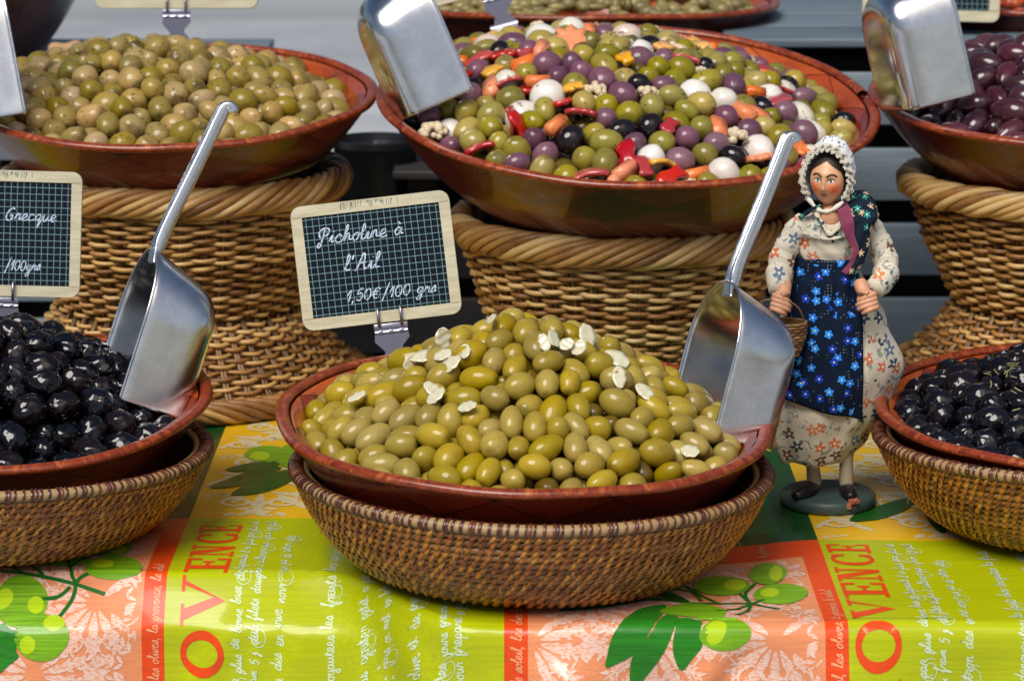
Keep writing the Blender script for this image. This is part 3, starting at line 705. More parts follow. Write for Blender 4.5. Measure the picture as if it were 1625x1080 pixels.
# ------------------------------------------------------------ scoops
def scoop_mesh():
    L, w, d = .122, .046, .058; rows = []
    def rim(t):      # t 0..1 along the mouth from near tip round the back to far tip
        s = t * 3
        if s < 1.15: return (L - (L - .052) * s / 1.15, -w, 0)
        if s > 1.85: return (L - (L - .052) * (3 - s) / 1.15, w, 0)
        a = math.pi * (s - 1.15) / .70; return (.052 - .052 * math.sin(a), -w * math.cos(a), 0)
    N = 48; K = 14; v = []; f = []
    for i in range(N + 1):
        x, y, _ = rim(i / N); back = max(0, 1 - x / .052)
        bx = x + .022 * back ** 1.2; by = y * .93
        # inward direction for the fillet
        top = Vector((x, y, 0)); bot = Vector((bx, by, -d)); inn = Vector((bx if bx > .06 else .06, 0, -d)); dirn = (inn - bot); dl = dirn.length
        dirn = dirn / dl if dl > 1e-6 else Vector((0, 0, 0)); fr = .018; col = []
        wall = (bot - top)
        for k in range(6): col.append(top + wall * (k / 6) * (1 - fr / wall.length * .9))
        e0 = top + wall * (1 - fr / wall.length); e1 = bot + dirn * fr
        for k in range(6):
            t = k / 5; col.append(e0 * (1 - t) ** 2 + bot * 2 * t * (1 - t) + e1 * t * t)
        col.append(e1 + (inn - e1) * .5); col.append(inn)
        v += [tuple(q) for q in col]
    for i in range(N):
        for k in range(K - 1): f.append((i * K + k, (i + 1) * K + k, (i + 1) * K + k + 1, i * K + k + 1))
    return v, f
def make_scoop(joint, ex, ey, label, s=1., group='aluminium olive scoops'):
    ex = Vector(ex).normalized(); ey = Vector(ey); ey = (ey - ex * ey.dot(ex)).normalized(); ez = ex.cross(ey)
    Mx = Matrix((ex, ey, ez)).transposed().to_4x4(); Mw = Matrix.Translation(joint) @ Mx @ Matrix.Scale(s, 4)
    t = empty('scoop', label=label, cat='scoop', group=group); t.matrix_world = Mw
    v, f = scoop_mesh(); me = bpy.data.meshes.new('pan'); me.from_pydata(v, [], f)
    bm = bmesh.new(); bm.from_mesh(me); bmesh.ops.remove_doubles(bm, verts=bm.verts, dist=1e-5); bmesh.ops.recalc_face_normals(bm, faces=bm.faces); bm.to_mesh(me); bm.free()
    me.materials.append(m_steel); me.polygons.foreach_set('use_smooth', [True] * len(me.polygons))
    o = link(bpy.data.objects.new('pan', me), t)
    md = o.modifiers.new('sheet', 'SOLIDIFY'); md.thickness = .0016; md.offset = 0
    sb = o.modifiers.new('smooth', 'SUBSURF'); sb.levels = sb.render_levels = 1
    # rolled edge along the mouth
    b = MB(); N = 48; b.tube([v[i * 14] for i in range(N + 1)], .0012, 6); b.build('rolled_edge', m_steel, t)
    # channel handle
    path = catmull([(.012, 0, -.004), (-.002, 0, -.0035), (-.02, 0, -.005), (-.07, 0, -.0125), (-.110, 0, -.0180), (-.119, 0, -.0195), (-.1225, 0, -.0215), (-.1225, 0, -.0250), (-.1200, 0, -.0270)], 5)
    prof = [(-5.6, 0), (-5.6, 3.2), (-4.6, 4.6), (-3.2, 4.4), (-2.4, 2.0), (0, 1.0), (2.4, 2.0), (3.2, 4.4), (4.6, 4.6), (5.6, 3.2), (5.6, 0), (5.2, -3.2), (3.6, -5.4), (0, -6.2), (-3.6, -5.4), (-5.2, -3.2)]
    n = len(prof); V = []; F = []
    for i, p in enumerate(path):
        a = path[max(i - 1, 0)]; c = path[min(i + 1, len(path) - 1)]; tg = (c - a).normalized(); u = Vector((0, 1, 0)).cross(tg) * -1; u = Vector((u.x, u.y, u.z)).normalized()
        if i < 22 and u.z < 0: u = -u
        if i >= 22: u = tg.cross(Vector((0, 1, 0))); 
        u = Vector((-tg.z, 0, tg.x)) * (-1 if tg.x < 0 and True else -1)
        wv = 1.0 + .55 * max(0, 1 - i / 9.) ** 1.5; hv = 1. if i > 6 else .55 + .45 * i / 6
        for y_, z_ in prof: V.append(tuple(p + Vector((0, 1, 0)) * (y_ * .001 * wv) + u * (z_ * .001 * hv)))
    for i in range(len(path) - 1):
        for k in range(n): F.append((i * n + k, i * n + (k + 1) % n, (i + 1) * n + (k + 1) % n, (i + 1) * n + k))
    F.append(tuple(range(n))); F.append(tuple((len(path) - 1) * n + k for k in range(n)))
    b = MB(); b.add(V, F); b.build('handle', m_steel, t)
    return t, Mw, [Mw @ Vector(q) for q in v]
SCP = {}
N_ = (.34, -.93, .10); F_ = (-.25, .95, .0)
for k, j, ex, ey, s, lb in (
    ('front', (.1745, .100, .219), (-.032, -.030, -.121), N_, 1.03, 'shiny aluminium scoop stuck in the green olives of the front middle bowl'),
    ('fl', (-.3062, .230, .2221), (-.041, -.040, -.127), N_, 1.10, 'aluminium scoop standing in the wrinkled black olives at the left'),
    ('mix', (-.1010, .568, .4370), (.064, -.020, -.148), F_, 1.14, 'large aluminium scoop cut by the top edge, at the left of the mixed olives'),
    ('rr', (.3980, .605, .4360), (.040, -.014, -.165), F_, 1.12, 'large aluminium scoop cut by the top edge, in the purple olives'),
    ('rl', (-.5013, .600, .4340), (.033, -.050, -.159), F_, 1.36, 'large aluminium scoop at the upper left corner, in the cracked olives')):
    t, Mw, pts = make_scoop(j, ex, ey, lb, s); SCP[k] = (Mw, pts[::3])


# ------------------------------------------------------------ olives: shapes and packing
def blob(a, b_, pt=0., dim=.0009, nz=.02, seed=0, nu=20, nv=13, wr=0.):
    rg = random.Random(seed); ph = [rg.uniform(0, 6.28) for _ in range(12)]
    bm = bmesh.new(); V = []
    def rad(th, phi):
        w = 1 + nz * (math.sin(2 * phi + ph[0]) * math.sin(th) + .7 * math.sin(3 * phi + ph[1]) * math.sin(2 * th) + .8 * math.sin(2 * th + ph[2]))
        if wr: w *= 1 + wr * (abs(math.sin(5 * phi + 2.3 * math.sin(3 * th + ph[3]) + ph[4])) - .6) * math.sin(th) + wr * .7 * math.sin(7 * th + 3 * math.sin(2 * phi + ph[5])) * math.sin(th)
        return w
    v = []; f = []
    for i in range(nv + 1):
        th = math.pi * i / nv
        for k in range(nu):
            phi = 2 * math.pi * k / nu; w = rad(th, phi); x = math.cos(th); r = math.sin(th)
            r *= 1 - pt * x * .5 - abs(pt) * .3 * (abs(x) ** 3)
            xx = a * x * w
            if dim and th < .30: xx -= dim * (1 - th / .30)
            v.append((xx, b_ * r * w * math.cos(phi), b_ * r * w * math.sin(phi)))
    for i in range(nv):
        for k in range(nu): f.append((i * nu + k, (i + 1) * nu + k, (i + 1) * nu + (k + 1) % nu, i * nu + (k + 1) % nu))
    return v, f
def mk(name, v, f, mat, smooth=True):
    me = bpy.data.meshes.new(name); me.from_pydata(v, [], f)
    bm = bmesh.new(); bm.from_mesh(me); bmesh.ops.remove_doubles(bm, verts=bm.verts, dist=1e-6); bmesh.ops.recalc_face_normals(bm, faces=bm.faces); bm.to_mesh(me); bm.free()
    me.materials.append(mat)
    if smooth: me.polygons.foreach_set('use_smooth', [True] * len(me.polygons))
    return me
def variants(name, a, b_, mat, pts=(.06, -.05, .12, 0), **kw):
    out = []
    for i in range(6):
        rg = random.Random(i * 7 + 1); s = 1 + rg.uniform(-.05, .05)
        v, f = blob(a * s, b_ * (1 + rg.uniform(-.05, .05)), pts[i % len(pts)], seed=i, **kw); out.append(mk(name, v, f, mat))
    return out
KIND = {}   # kind: (meshes, a, b, name, label, category, group)
KIND['pich'] = (variants('green_olive', .0146, .0102, m_pich, (.1, -.08, .18, .05)), .0146, .0102, 'green_olive', 'smooth green olive in the front middle bowl', 'olive', 'green olives in the front middle bowl')
KIND['gold'] = (variants('cracked_olive', .0152, .0124, m_gold, nz=.035, dim=.0014), .0152, .0124, 'cracked_olive', 'herb-flecked olive in the rear left bowl', 'olive', 'cracked olives in the rear left bowl')
KIND['blk'] = (variants('wrinkled_olive', .0156, .0122, m_blk, wr=.07, nu=34, nv=24, dim=0), .0152, .0120, 'wrinkled_olive', 'wrinkled black olive in the front left bowl', 'olive', 'wrinkled black olives in the front left bowl')
KIND['blr'] = (variants('herbed_olive', .0156, .0130, m_blk, wr=.05, nu=34, nv=24, dim=0), .0152, .0128, 'herbed_olive', 'black olive with herbs in the front right bowl', 'olive', 'herbed black olives in the front right bowl')
KIND['pur'] = (variants('purple_olive', .0205, .0126, m_pur, (.25, .3, .2, .28), dim=0), .0196, .0120, 'purple_olive', 'pointed purple olive in the rear right bowl', 'olive', 'purple olives in the rear right bowl')
KIND['mg'] = (variants('pickled_olive', .0148, .0120, m_mixg, (.1, -.1, .2, 0)), .0148, .0120, 'pickled_olive', 'green olive in the mixed olive bowl', 'olive', 'green olives in the mixed bowl')
KIND['mp'] = (variants('mauve_olive', .0146, .0120, m_mixp), .0146, .0120, 'mauve_olive', 'mauve olive in the mixed olive bowl', 'olive', 'mauve olives in the mixed bowl')
KIND['mb'] = (variants('black_olive', .0146, .0118, m_blks), .0146, .0118, 'black_olive', 'smooth black olive in the mixed olive bowl', 'olive', 'black olives in the mixed bowl')
KIND['on'] = (variants('pickled_onion', .0168, .0152, m_onion, (.15, .2, .1), nz=.03), .0165, .0150, 'pickled_onion', 'white pickled onion in the mixed olive bowl', 'pickled onion', 'pickled onions in the mixed bowl')
def strip(L, w, th, mat, name, seed, bend=.5):
    rg = random.Random(seed); v = []; f = []; n = 9; ph = rg.uniform(0, 6)
    for i in range(n):
        t = i / (n - 1) - .5; x = t * L; z = bend * (.25 - t * t) * L * .6; ww = w / 2 * (1 + .22 * math.sin(i * 1.1 + ph) + rg.uniform(-.06, .06)) * (1 if 0 < i < n - 1 else .9)
        for (yy, zz) in ((-1, 0), (-.9, th), (-.3, th * 1.25), (.3, th * 1.2), (.9, th), (1, 0), (.6, -th * .3), (-.6, -th * .3)):
            v.append((x, yy * ww, z + zz + .25 * yy * yy * w * .4))
    for i in range(n - 1):
        for k in range(8): f.append((i * 8 + k, i * 8 + (k + 1) % 8, (i + 1) * 8 + (k + 1) % 8, (i + 1) * 8 + k))
    f.append(tuple(range(8))[::-1]); f.append(tuple((n - 1) * 8 + k for k in range(8)))
    return mk(name, v, f, mat)
KIND['rd'] = ([strip(.021 + .003 * i, .015, .0034, m_red, 'red_pepper', i, .25 + .12 * i) for i in range(4)], .012, .0085, 'red_pepper', 'red pepper piece in the mixed olive bowl', 'pepper piece', 'red pepper pieces in the mixed bowl')
KIND['ye'] = ([strip(.021 + .003 * i, .013, .0034, m_yel, 'yellow_pepper', i + 9, .5 + .2 * i) for i in range(3)], .012, .0085, 'yellow_pepper', 'yellow pepper piece in the mixed olive bowl', 'pepper piece', 'yellow pepper pieces in the mixed bowl')
def flower(seed):
    v = []; f = []; n = 48; rr = .0175
    for s_, z in ((.0, .0026), (.55, .0030), (.95, .0022), (1, 0), (.95, -.0022), (.0, -.0026)):
        for k in range(n):
            a = 2 * math.pi * k / n; r = rr * s_ * (1 + .13 * math.cos(8 * a) * (s_ > .5)); v.append((r * math.cos(a), r * math.sin(a), z + .0006 * math.cos(8 * a) * (s_ > .5)))
    for i in range(5):
        for k in range(n): f.append((i * n + k, i * n + (k + 1) % n, (i + 1) * n + (k + 1) % n, (i + 1) * n + k))
    return mk('carrot_slice', v, f, m_orange)
def chunk(seed):
    rg = random.Random(seed); bm = bmesh.new(); bmesh.ops.create_cube(bm, size=1)
    for q in bm.verts: q.co = Vector((q.co.x * .027 * rg.uniform(.8, 1.1), q.co.y * .015 * rg.uniform(.7, 1.1), q.co.z * .012 * rg.uniform(.7, 1.1)))
    bmesh.ops.bevel(bm, geom=bm.edges[:], offset=.0015, segments=2, affect='EDGES'); me = bpy.data.meshes.new('carrot_piece'); bm.to_mesh(me); bm.free(); me.materials.append(m_orange)
    me.polygons.foreach_set('use_smooth', [True] * len(me.polygons)); return me
KIND['cf'] = ([flower(0)], .010, .0085, 'carrot_slice', 'crinkle-cut orange carrot slice in the mixed olive bowl', 'carrot slice', 'carrot slices in the mixed bowl')
KIND['cr'] = ([chunk(i) for i in range(4)], .0115, .0080, 'carrot_piece', 'chunk of orange carrot in the mixed olive bowl', 'carrot piece', 'carrot pieces in the mixed bowl')
def cauli(seed):
    rg = random.Random(seed); b = MB()
    for i in range(26):
        a, z = rg.uniform(0, 6.28), rg.uniform(-.3, 1); r = math.sqrt(max(0, 1 - z * z)) * .0105; q = rg.uniform(.0030, .0045)
        v, f = blob(q, q, 0, 0, .05, i, 8, 6); b.add([(x + r * math.cos(a), y + r * math.sin(a), zz + z * .0075) for x, y, zz in v], f)
    return b.mesh('cauliflower_floret', m_caul)
KIND['ca'] = ([cauli(i) for i in range(2)], .0115, .0105, 'cauliflower_floret', 'pale cauliflower floret in the mixed olive bowl', 'cauliflower', 'cauliflower florets in the mixed bowl')

def pack(key, kinds, n, Hf, seeds=(), obstacles=(), rlim=None, it=260, seed=1, jit=.25, margin=.94):
    """settle n bodies (two balls each) into the top layers of a heap whose surface is Hf(x, y) in the bowl's frame"""
    Rr, H = {'front': (.198, .088), 'fl': (.186, .085), 'fr': (.191, .085), 'rl': (.206, .085), 'mix': (.246, .105), 'rr': (.206, .085)}[key]
    rs = np.random.RandomState(seed); ks = []; P = []
    names = list(kinds); w = np.array([kinds[k] for k in names], float); w /= w.sum()
    for x, y, k in seeds:
        ks.append(k); P.append((x, y, Hf(x, y) - KIND[k][2]))
    while len(ks) < n:
        a = rs.uniform(0, 2 * math.pi); r = (rlim or Rr - .015) * math.sqrt(rs.uniform(0, 1)); x, y = r * math.cos(a), r * math.sin(a); h = Hf(x, y)
        ks.append(names[rs.choice(len(names), p=w)]); P.append((x, y, h - .010 - rs.uniform(0, .024)))
    P = np.array(P); sz = rs.uniform(.86, 1.13, size=n); A = np.array([KIND[k][1] for k in ks]) * sz; B0 = np.array([KIND[k][2] for k in ks]) * sz; B = B0 * margin
    hs = np.maximum(A - B0, .0008)
    d = rs.normal(size=(n, 3)); d[:, 2] *= .5; d /= np.linalg.norm(d, axis=1)[:, None]
    q = np.concatenate([P + d * hs[:, None], P - d * hs[:, None]]); rad = np.concatenate([B, B]); idx = np.arange(2 * n); body = idx % n
    ns = len(seeds); pin = P[:ns].copy()
    ob = np.array([list(o) for o in obstacles]) if len(obstacles) else np.zeros((0, 3))
    jz = rs.uniform(-jit, jit * .6, size=n) * B; jz = np.concatenate([jz, jz])
    def Hv(x, y): return np.array([Hf(a, b_) for a, b_ in zip(x, y)])
    for t in range(it):
        if t % 6 == 0:
            D = q[:, None, :] - q[None, :, :]; D2 = (D ** 2).sum(-1); lim = (rad[:, None] + rad[None, :]) * 1.25
            I, J = np.where((D2 < lim ** 2) & (idx[:, None] < idx[None, :]) & (body[:, None] != body[None, :]))
            if len(ob):
                D2o = ((q[:, None, :] - ob[None, :, :]) ** 2).sum(-1); OI, OJ = np.where(D2o < (rad[:, None] + .012) ** 2)
            hz = Hv(q[:, 0], q[:, 1])
        tgt = hz + jz - rad; dz = tgt - q[:, 2]
        q[:, 2] += np.where(dz > 0, np.minimum(dz * .04, .0004), dz * .5)
        q[:ns] += (pin + d[:ns] * 0 - (q[:ns] + q[n:n + ns]) / 2) * .3; q[n:n + ns] += (pin - (q[:ns] + q[n:n + ns]) / 2) * .3
        for _ in range(2):
            v = q[I] - q[J]; L = np.sqrt((v ** 2).sum(-1)) + 1e-9; o = (rad[I] + rad[J]) - L; m = o > 0
            c = (v[m] / L[m][:, None]) * (o[m] * .42)[:, None]
            np.add.at(q, I[m], c); np.add.at(q, J[m], -c)
            if len(ob):
                v = q[OI] - ob[OJ]; L = np.sqrt((v ** 2).sum(-1)) + 1e-9; o = rad[OI] + .0012 - L; m = o > 0
                np.add.at(q, OI[m], (v[m] / L[m][:, None]) * (o[m] * .35)[:, None])
            # keep each body's length
            a_, b_ = q[:n], q[n:]; v = a_ - b_; L = np.sqrt((v ** 2).sum(-1)) + 1e-9; e = ((L - 2 * hs) / L * .5)[:, None] * v; q[:n] -= e; q[n:] += e
        rr = np.sqrt(q[:, 0] ** 2 + q[:, 1] ** 2) + 1e-9; tt = np.clip((q[:, 2] + H - .007) / (H - .007), 0, 1) ** (1 / 1.5)
        Ri = Rr * .5 + (Rr - .012 - Rr * .5) * tt ** .8 - rad * .85; s = np.minimum(1, Ri / rr); q[:, 0] *= s; q[:, 1] *= s
    return ks, q[:n], q[n:], Hv((q[:n, 0] + q[n:, 0]) / 2, (q[:n, 1] + q[n:, 1]) / 2), B, sz
under = {}
def where(key, lab, p, Hm, Rr):
    """adds where in its bowl the piece lies"""
    r = math.hypot(p.x, p.y) / Rr; a = math.degrees(math.atan2(p.y, p.x))
    if r < .26: w = 'at the crown of the heap'
    else:
        s = 'front' if -130 < a < -50 else 'back' if 50 < a < 130 else 'left' if abs(a) >= 130 else 'right'
        w = ('touching the %s rim' if r > .78 else 'low on the %s slope' if r > .55 else 'high on the %s slope') % s
    return lab + ', ' + w
def fill_bowl(key, kinds, n, Hf, seeds=(), obstacles=(), seed=1, rlim=None, jit=.25, cut=1.75, under_label=''):
    Hmax = max(Hf(q / 40 - .2, w / 40 - .2) for q in range(17) for w in range(17)); Rr0 = {'front': .198, 'fl': .186, 'fr': .191, 'rl': .206, 'mix': .246, 'rr': .206}[key]
    fr = BW[key][1]; inv = fr.inverted(); ob = [inv @ p for p in obstacles]
    ks, a, c, hz, B, sz = pack(key, kinds, n, Hf, seeds, ob, rlim, seed=seed, jit=jit)
    rg = random.Random(seed); low = MB(); mats = []; cnt_ = {}
    order = sorted(range(len(ks)), key=lambda i: (hz[i] - (a[i][2] + c[i][2]) / 2) / B[i])
    for i in order:
        k = ks[i]; mid = (Vector(a[i]) + Vector(c[i])) / 2; dr = Vector(a[i]) - Vector(c[i]); dr.normalize()
        if rg.random() < .5: dr = -dr
        if k in ('cf',): dr = Vector((rg.uniform(-1, 1), rg.uniform(-1, 1), .0)).normalized()
        if k == 'on': dr = Vector((rg.gauss(0, 1), rg.gauss(0, 1), rg.gauss(0, 1))).normalized()
        M3 = dr.to_track_quat('X', 'Z').to_matrix().to_4x4() @ Matrix.Rotation(rg.uniform(0, 6.28) if k not in ('cf', 'rd', 'ye', 'ca') else rg.uniform(-.5, .5), 4, 'X')
        me = rg.choice(KIND[k][0]); depth = (hz[i] - mid.z) / B[i]; s = sz[i]
        Mw = fr @ Matrix.Translation(mid) @ M3 @ Matrix.Scale(s, 4)
        if depth < cut and cnt_.get(k, 0) < 295:
            cnt_[k] = cnt_.get(k, 0) + 1; o = bpy.data.objects.new(KIND[k][3], me); o.matrix_world = Mw; link(o); tag(o, where(key, KIND[k][4], mid, Hmax, Rr0), KIND[k][5], KIND[k][6])
        else:
            mt = me.materials[0]
            if mt not in mats: mats.append(mt)
            low.add([tuple(Mw @ v.co) for v in me.vertices], [tuple(p.vertices) for p in me.polygons], rg.random(), mats.index(mt))
    # packed body of the heap far below the loose ones
    V = []; F = []; Rr = {'front': .198, 'fl': .186, 'fr': .191, 'rl': .206, 'mix': .246, 'rr': .206}[key]; n1, n2 = 10, 40
    bz = B.mean()
    for i in range(n1 + 1):
        for j in range(n2):
            r = (Rr - .045) * i / n1; x, y = r * math.cos(2 * math.pi * j / n2), r * math.sin(2 * math.pi * j / n2); V.append(tuple(fr @ Vector((x, y, min(Hf(x, y) - bz * 4.0, .1)))))
    for i in range(n1):
        for j in range(n2): F.append((i * n2 + j, i * n2 + (j + 1) % n2, (i + 1) * n2 + (j + 1) % n2, (i + 1) * n2 + j))
    if not mats: mats.append(KIND[ks[0]][0][0].materials[0])
    low.add(V, F, .5, 0)
    o = low.build('packed_olives', mats); tag(o, under_label, 'olives', kind='stuff')
    return ks
def heap(cx, cy, base, h, rad, p=1., rnd_=.02):
    def f(x, y):
        q = math.sqrt(((x - cx) ** 2 + (y - cy) ** 2) / rad ** 2 + rnd_)
        return base + h * (1 - min(q, 1.6) ** p) if q < 1 else base + h * (1 - min(q, 1.6) ** p) * .6
    return f
GAR = [(-0.1337, -0.0212), (-0.067, 0.0181), (-0.0826, -0.0028), (-0.0594, -0.0333), (-0.0452, -0.0852), (-0.0486, -0.0235), (-0.0289, 0.0133), (0.0212, -0.0173), (0.0311, -0.0203), (0.0482, 0.0067), (-0.0662, -0.0161), (0.0731, -0.0356), (-0.0727, -0.057), (-0.0918, -0.0016), (0.0938, -0.0399), (0.1274, -0.0906), (0.0715, -0.0088), (-0.07, -0.0658), (0.0136, -0.024), (0.0411, -0.019)]
MIXS = [(-0.0577, 0.0289, 'cf'), (-0.0715, -0.1491, 'cr'), (-0.0506, -0.1304, 'rd'), (-0.0652, -0.1188, 'rd'), (0.0658, -0.0592, 'on'), (0.0806, -0.0649, 'on'), (0.1185, -0.1241, 'on'), (0.0122, -0.1802, 'on'), (-0.1228, -0.0466, 'on'), (-0.0808, -0.0895, 'on'), (0.082, -0.1814, 'on'), (0.1537, 0.0389, 'on'), (0.1743, -0.06, 'on'), (0.169, -0.1083, 'on'), (0.0093, 0.0113, 'on'), (0.1356, -0.0104, 'on'), (0.2118, 0.0204, 'ca'), (0.1428, 0.1687, 'ca'), (-0.0378, -0.0915, 'ca'), (-0.1464, -0.0, 'rd'), (-0.1217, 0.0013, 'rd'), (0.0536, -0.006, 'rd'), (0.0304, -0.1412, 'rd'), (-0.0053, -0.1846, 'rd'), (-0.009, -0.2058, 'rd'), (-0.1096, -0.1432, 'rd'), (-0.1033, -0.028, 'cr'), (-0.0551, -0.2124, 'cr'), (-0.0982, -0.2081, 'cr'), (-0.0839, -0.2149, 'rd'), (0.1067, -0.0823, 'cr'), (0.1555, -0.1115, 'cf'), (0.1133, -0.1535, 'cf'), (-0.0061, -0.038, 'ye'), (-0.0558, -0.0937, 'ye'), (0.0231, -0.197, 'ye'), (0.0189, -0.1339, 'mb'), (0.0049, -0.0696, 'mb'), (-0.128, 0.0306, 'mb'), (-0.0599, -0.1583, 'mb'), (-0.133, -0.1579, 'mb'), (-0.0821, -0.036, 'mp'), (-0.0313, -0.0689, 'mp'), (0.0337, 0.0037, 'mp'), (0.0052, -0.2129, 'mp'), (-0.0248, -0.2147, 'mp'), (0.1492, -0.0465, 'mp'), (0.0874, -0.0989, 'mp'), (0.1108, -0.1074, 'mp'), (0.0415, -0.1766, 'mp'), (0.0488, -0.149, 'mp'), (-0.1591, -0.1779, 'mp'), (0.1506, 0.3831, 'mg'), (0.0373, -0.0844, 'mg'), (0.0657, -0.1615, 'mg'), (-0.1068, -0.1826, 'mg'), (-0.1307, -0.036, 'ye'), (0.1481, 0.0119, 'rd')]
HF = heap(0, .02, -.008, .100, .180); HM = heap(-.030, .000, -.006, .068, .236, 1.6)
def inb(s, r): return math.hypot(s[0], s[1]) < r
fill_bowl('front', {'pich': 1}, 430, HF, (), SCP['front'][1], 3, jit=.6, under_label='green olives lying deeper in the garlic-strewn heap')
fill_bowl('rl', {'gold': 1}, 300, heap(-.03, .03, -.012, .058, .205, 1.4), (), SCP['rl'][1], 4, jit=.6, under_label='cracked olives lying deeper in the rear left heap')
fill_bowl('fl', {'blk': 1}, 260, heap(-.01, .03, -.022, .092, .182, 1.2), (), SCP['fl'][1], 5, jit=.6, under_label='black olives lying deeper in the front left heap')
fill_bowl('fr', {'blr': 1}, 260, heap(-.02, .02, -.016, .058, .188, 1.2), (), (), 6, jit=.6, under_label='black olives lying deeper in the front right heap')
fill_bowl('rr', {'pur': 1}, 250, heap(-.01, .03, -.008, .070, .200, 1.3), (), SCP['rr'][1], 7, jit=.6, under_label='purple olives lying deeper in the rear right heap')
MIXS = [s for s in MIXS if inb(s, .205)]
fill_bowl('mix', {'mg': .58, 'mp': .16, 'on': .03, 'mb': .05, 'rd': .07, 'cr': .06, 'ye': .03, 'ca': .02}, 500, HM, MIXS, SCP['mix'][1], 8, jit=.6, rlim=.215, under_label='olives and pickles lying deeper in the mixed heap')
# garlic slivers on the front heap
def sliver(seed):
    rg = random.Random(seed); n, m = 16, 5; v = []; f = []; L, w = .0155 * rg.uniform(.8, 1.15), .0052 * rg.uniform(.75, 1.2); bd = rg.uniform(-.25, .45)
    for s in (1, -1):
        for i in range(n + 1):
            t = i / n; x = (t - .5) * L; ww = w * math.sin(math.pi * min(1, .08 + t * .86)) ** .7 * (1 + .04 * math.sin(i * 1.1 + seed))
            for j in range(m): y = (j / (m - 1) * 2 - 1) * ww; v.append((x, y, s * .00035 + bd * x * x * 60 * .8 + 14 * y * y + .0003 * math.sin(i + j)))
    K = (n + 1) * m
    for s in (0, 1):
        for i in range(n):
            for j in range(m - 1):
                q = (s * K + i * m + j, s * K + i * m + j + 1, s * K + (i + 1) * m + j + 1, s * K + (i + 1) * m + j); f.append(q if s == 0 else q[::-1])
    for i in range(n):
        for j in (0, m - 1): f.append((i * m + j, (i + 1) * m + j, K + (i + 1) * m + j, K + i * m + j))
    for j in range(m - 1):
        for i in (0, n): f.append((i * m + j, i * m + j + 1, K + i * m + j + 1, K + i * m + j))
    return mk('garlic_sliver', v, f, m_garlic)
SL = [sliver(i) for i in range(7)]; rg = random.Random(12)
GX = {0: 'at the left of the heap', 1: 'curled upright at the upper left of the heap', 4: 'lying flat and round near the middle of the heap'}
for i, (x, y) in enumerate(GAR):
    z = HF(x, y) + .0035; e = .004; n = Vector((-(HF(x + e, y) - HF(x - e, y)) / 2 / e, -(HF(x, y + e) - HF(x, y - e)) / 2 / e, 1)).normalized()
    n = (n + Vector((rg.uniform(-.5, .5), -.25 + rg.uniform(-.4, .3), 0))).normalized()
    if i in (1, 13): n = Vector((.5, -.8, .15)).normalized()
    q = n.to_track_quat('Z', 'Y').to_matrix().to_4x4() @ Matrix.Rotation(rg.uniform(0, 6.28), 4, 'Z')
    o = bpy.data.objects.new('garlic_sliver', SL[i % 7]); o.matrix_world = BW['front'][1] @ Matrix.Translation((x, y, z)) @ q @ Matrix.Scale(rg.uniform(.85, 1.4), 4); link(o)
    tag(o, 'thin white garlic sliver lying on the heap of green olives', 'garlic', 'garlic slivers on the green olives')
# dried herbs
def herbs(key, H, n, label, L0, L1, w, mat, reg, seed, dz=.001):
    rg = random.Random(seed); b = MB(); fr = BW[key][1]
    for _ in range(n):
        x, y = reg(rg); z = H(x, y) + rg.uniform(-.003, dz); a = rg.uniform(0, 6.28); L = rg.uniform(L0, L1); t = rg.uniform(-.4, .5)
        p = [Vector((x + math.cos(a) * L * s + math.sin(a) * L * .1 * s * s * 4, y + math.sin(a) * L * s, z + t * L * s)) for s in (-.5, 0, .5)]
        b.tube([tuple(fr @ q) for q in p], w, 4, tone=rg.random())
    o = b.build('dried_herbs', mat); tag(o, label, 'herbs', kind='stuff')
def disc(cx, cy, r): return lambda g: (lambda a, q: (cx + q * math.cos(a), cy + q * math.sin(a)))(g.uniform(0, 6.28), r * g.uniform(0, 1) ** .7)
m_herb = mat_cane('dried_herb', [(.20, .18, .07), (.45, .42, .22)], .8); m_herbd = mat_cane('dark_herb', [(.02, .022, .008), (.12, .10, .05)], .8)
herbs('fr', heap(-.02, .02, -.016, .058, .188, 1.2), 260, 'pale dried herb needles sprinkled over the black olives at the right', .006, .016, .0005, m_herb, disc(.0, -.01, .10), 3, .003)
herbs('rl', heap(-.03, .03, -.010, .056, .205, 1.4), 420, 'dark herb flecks scattered over the cracked olives', .001, .004, .0004, m_herbd, disc(-.04, -.02, .15), 4)
herbs('mix', HM, 260, 'fine herb flecks scattered over the mixed olives', .0015, .004, .0005, m_herbd, disc(0, 0, .18), 5)


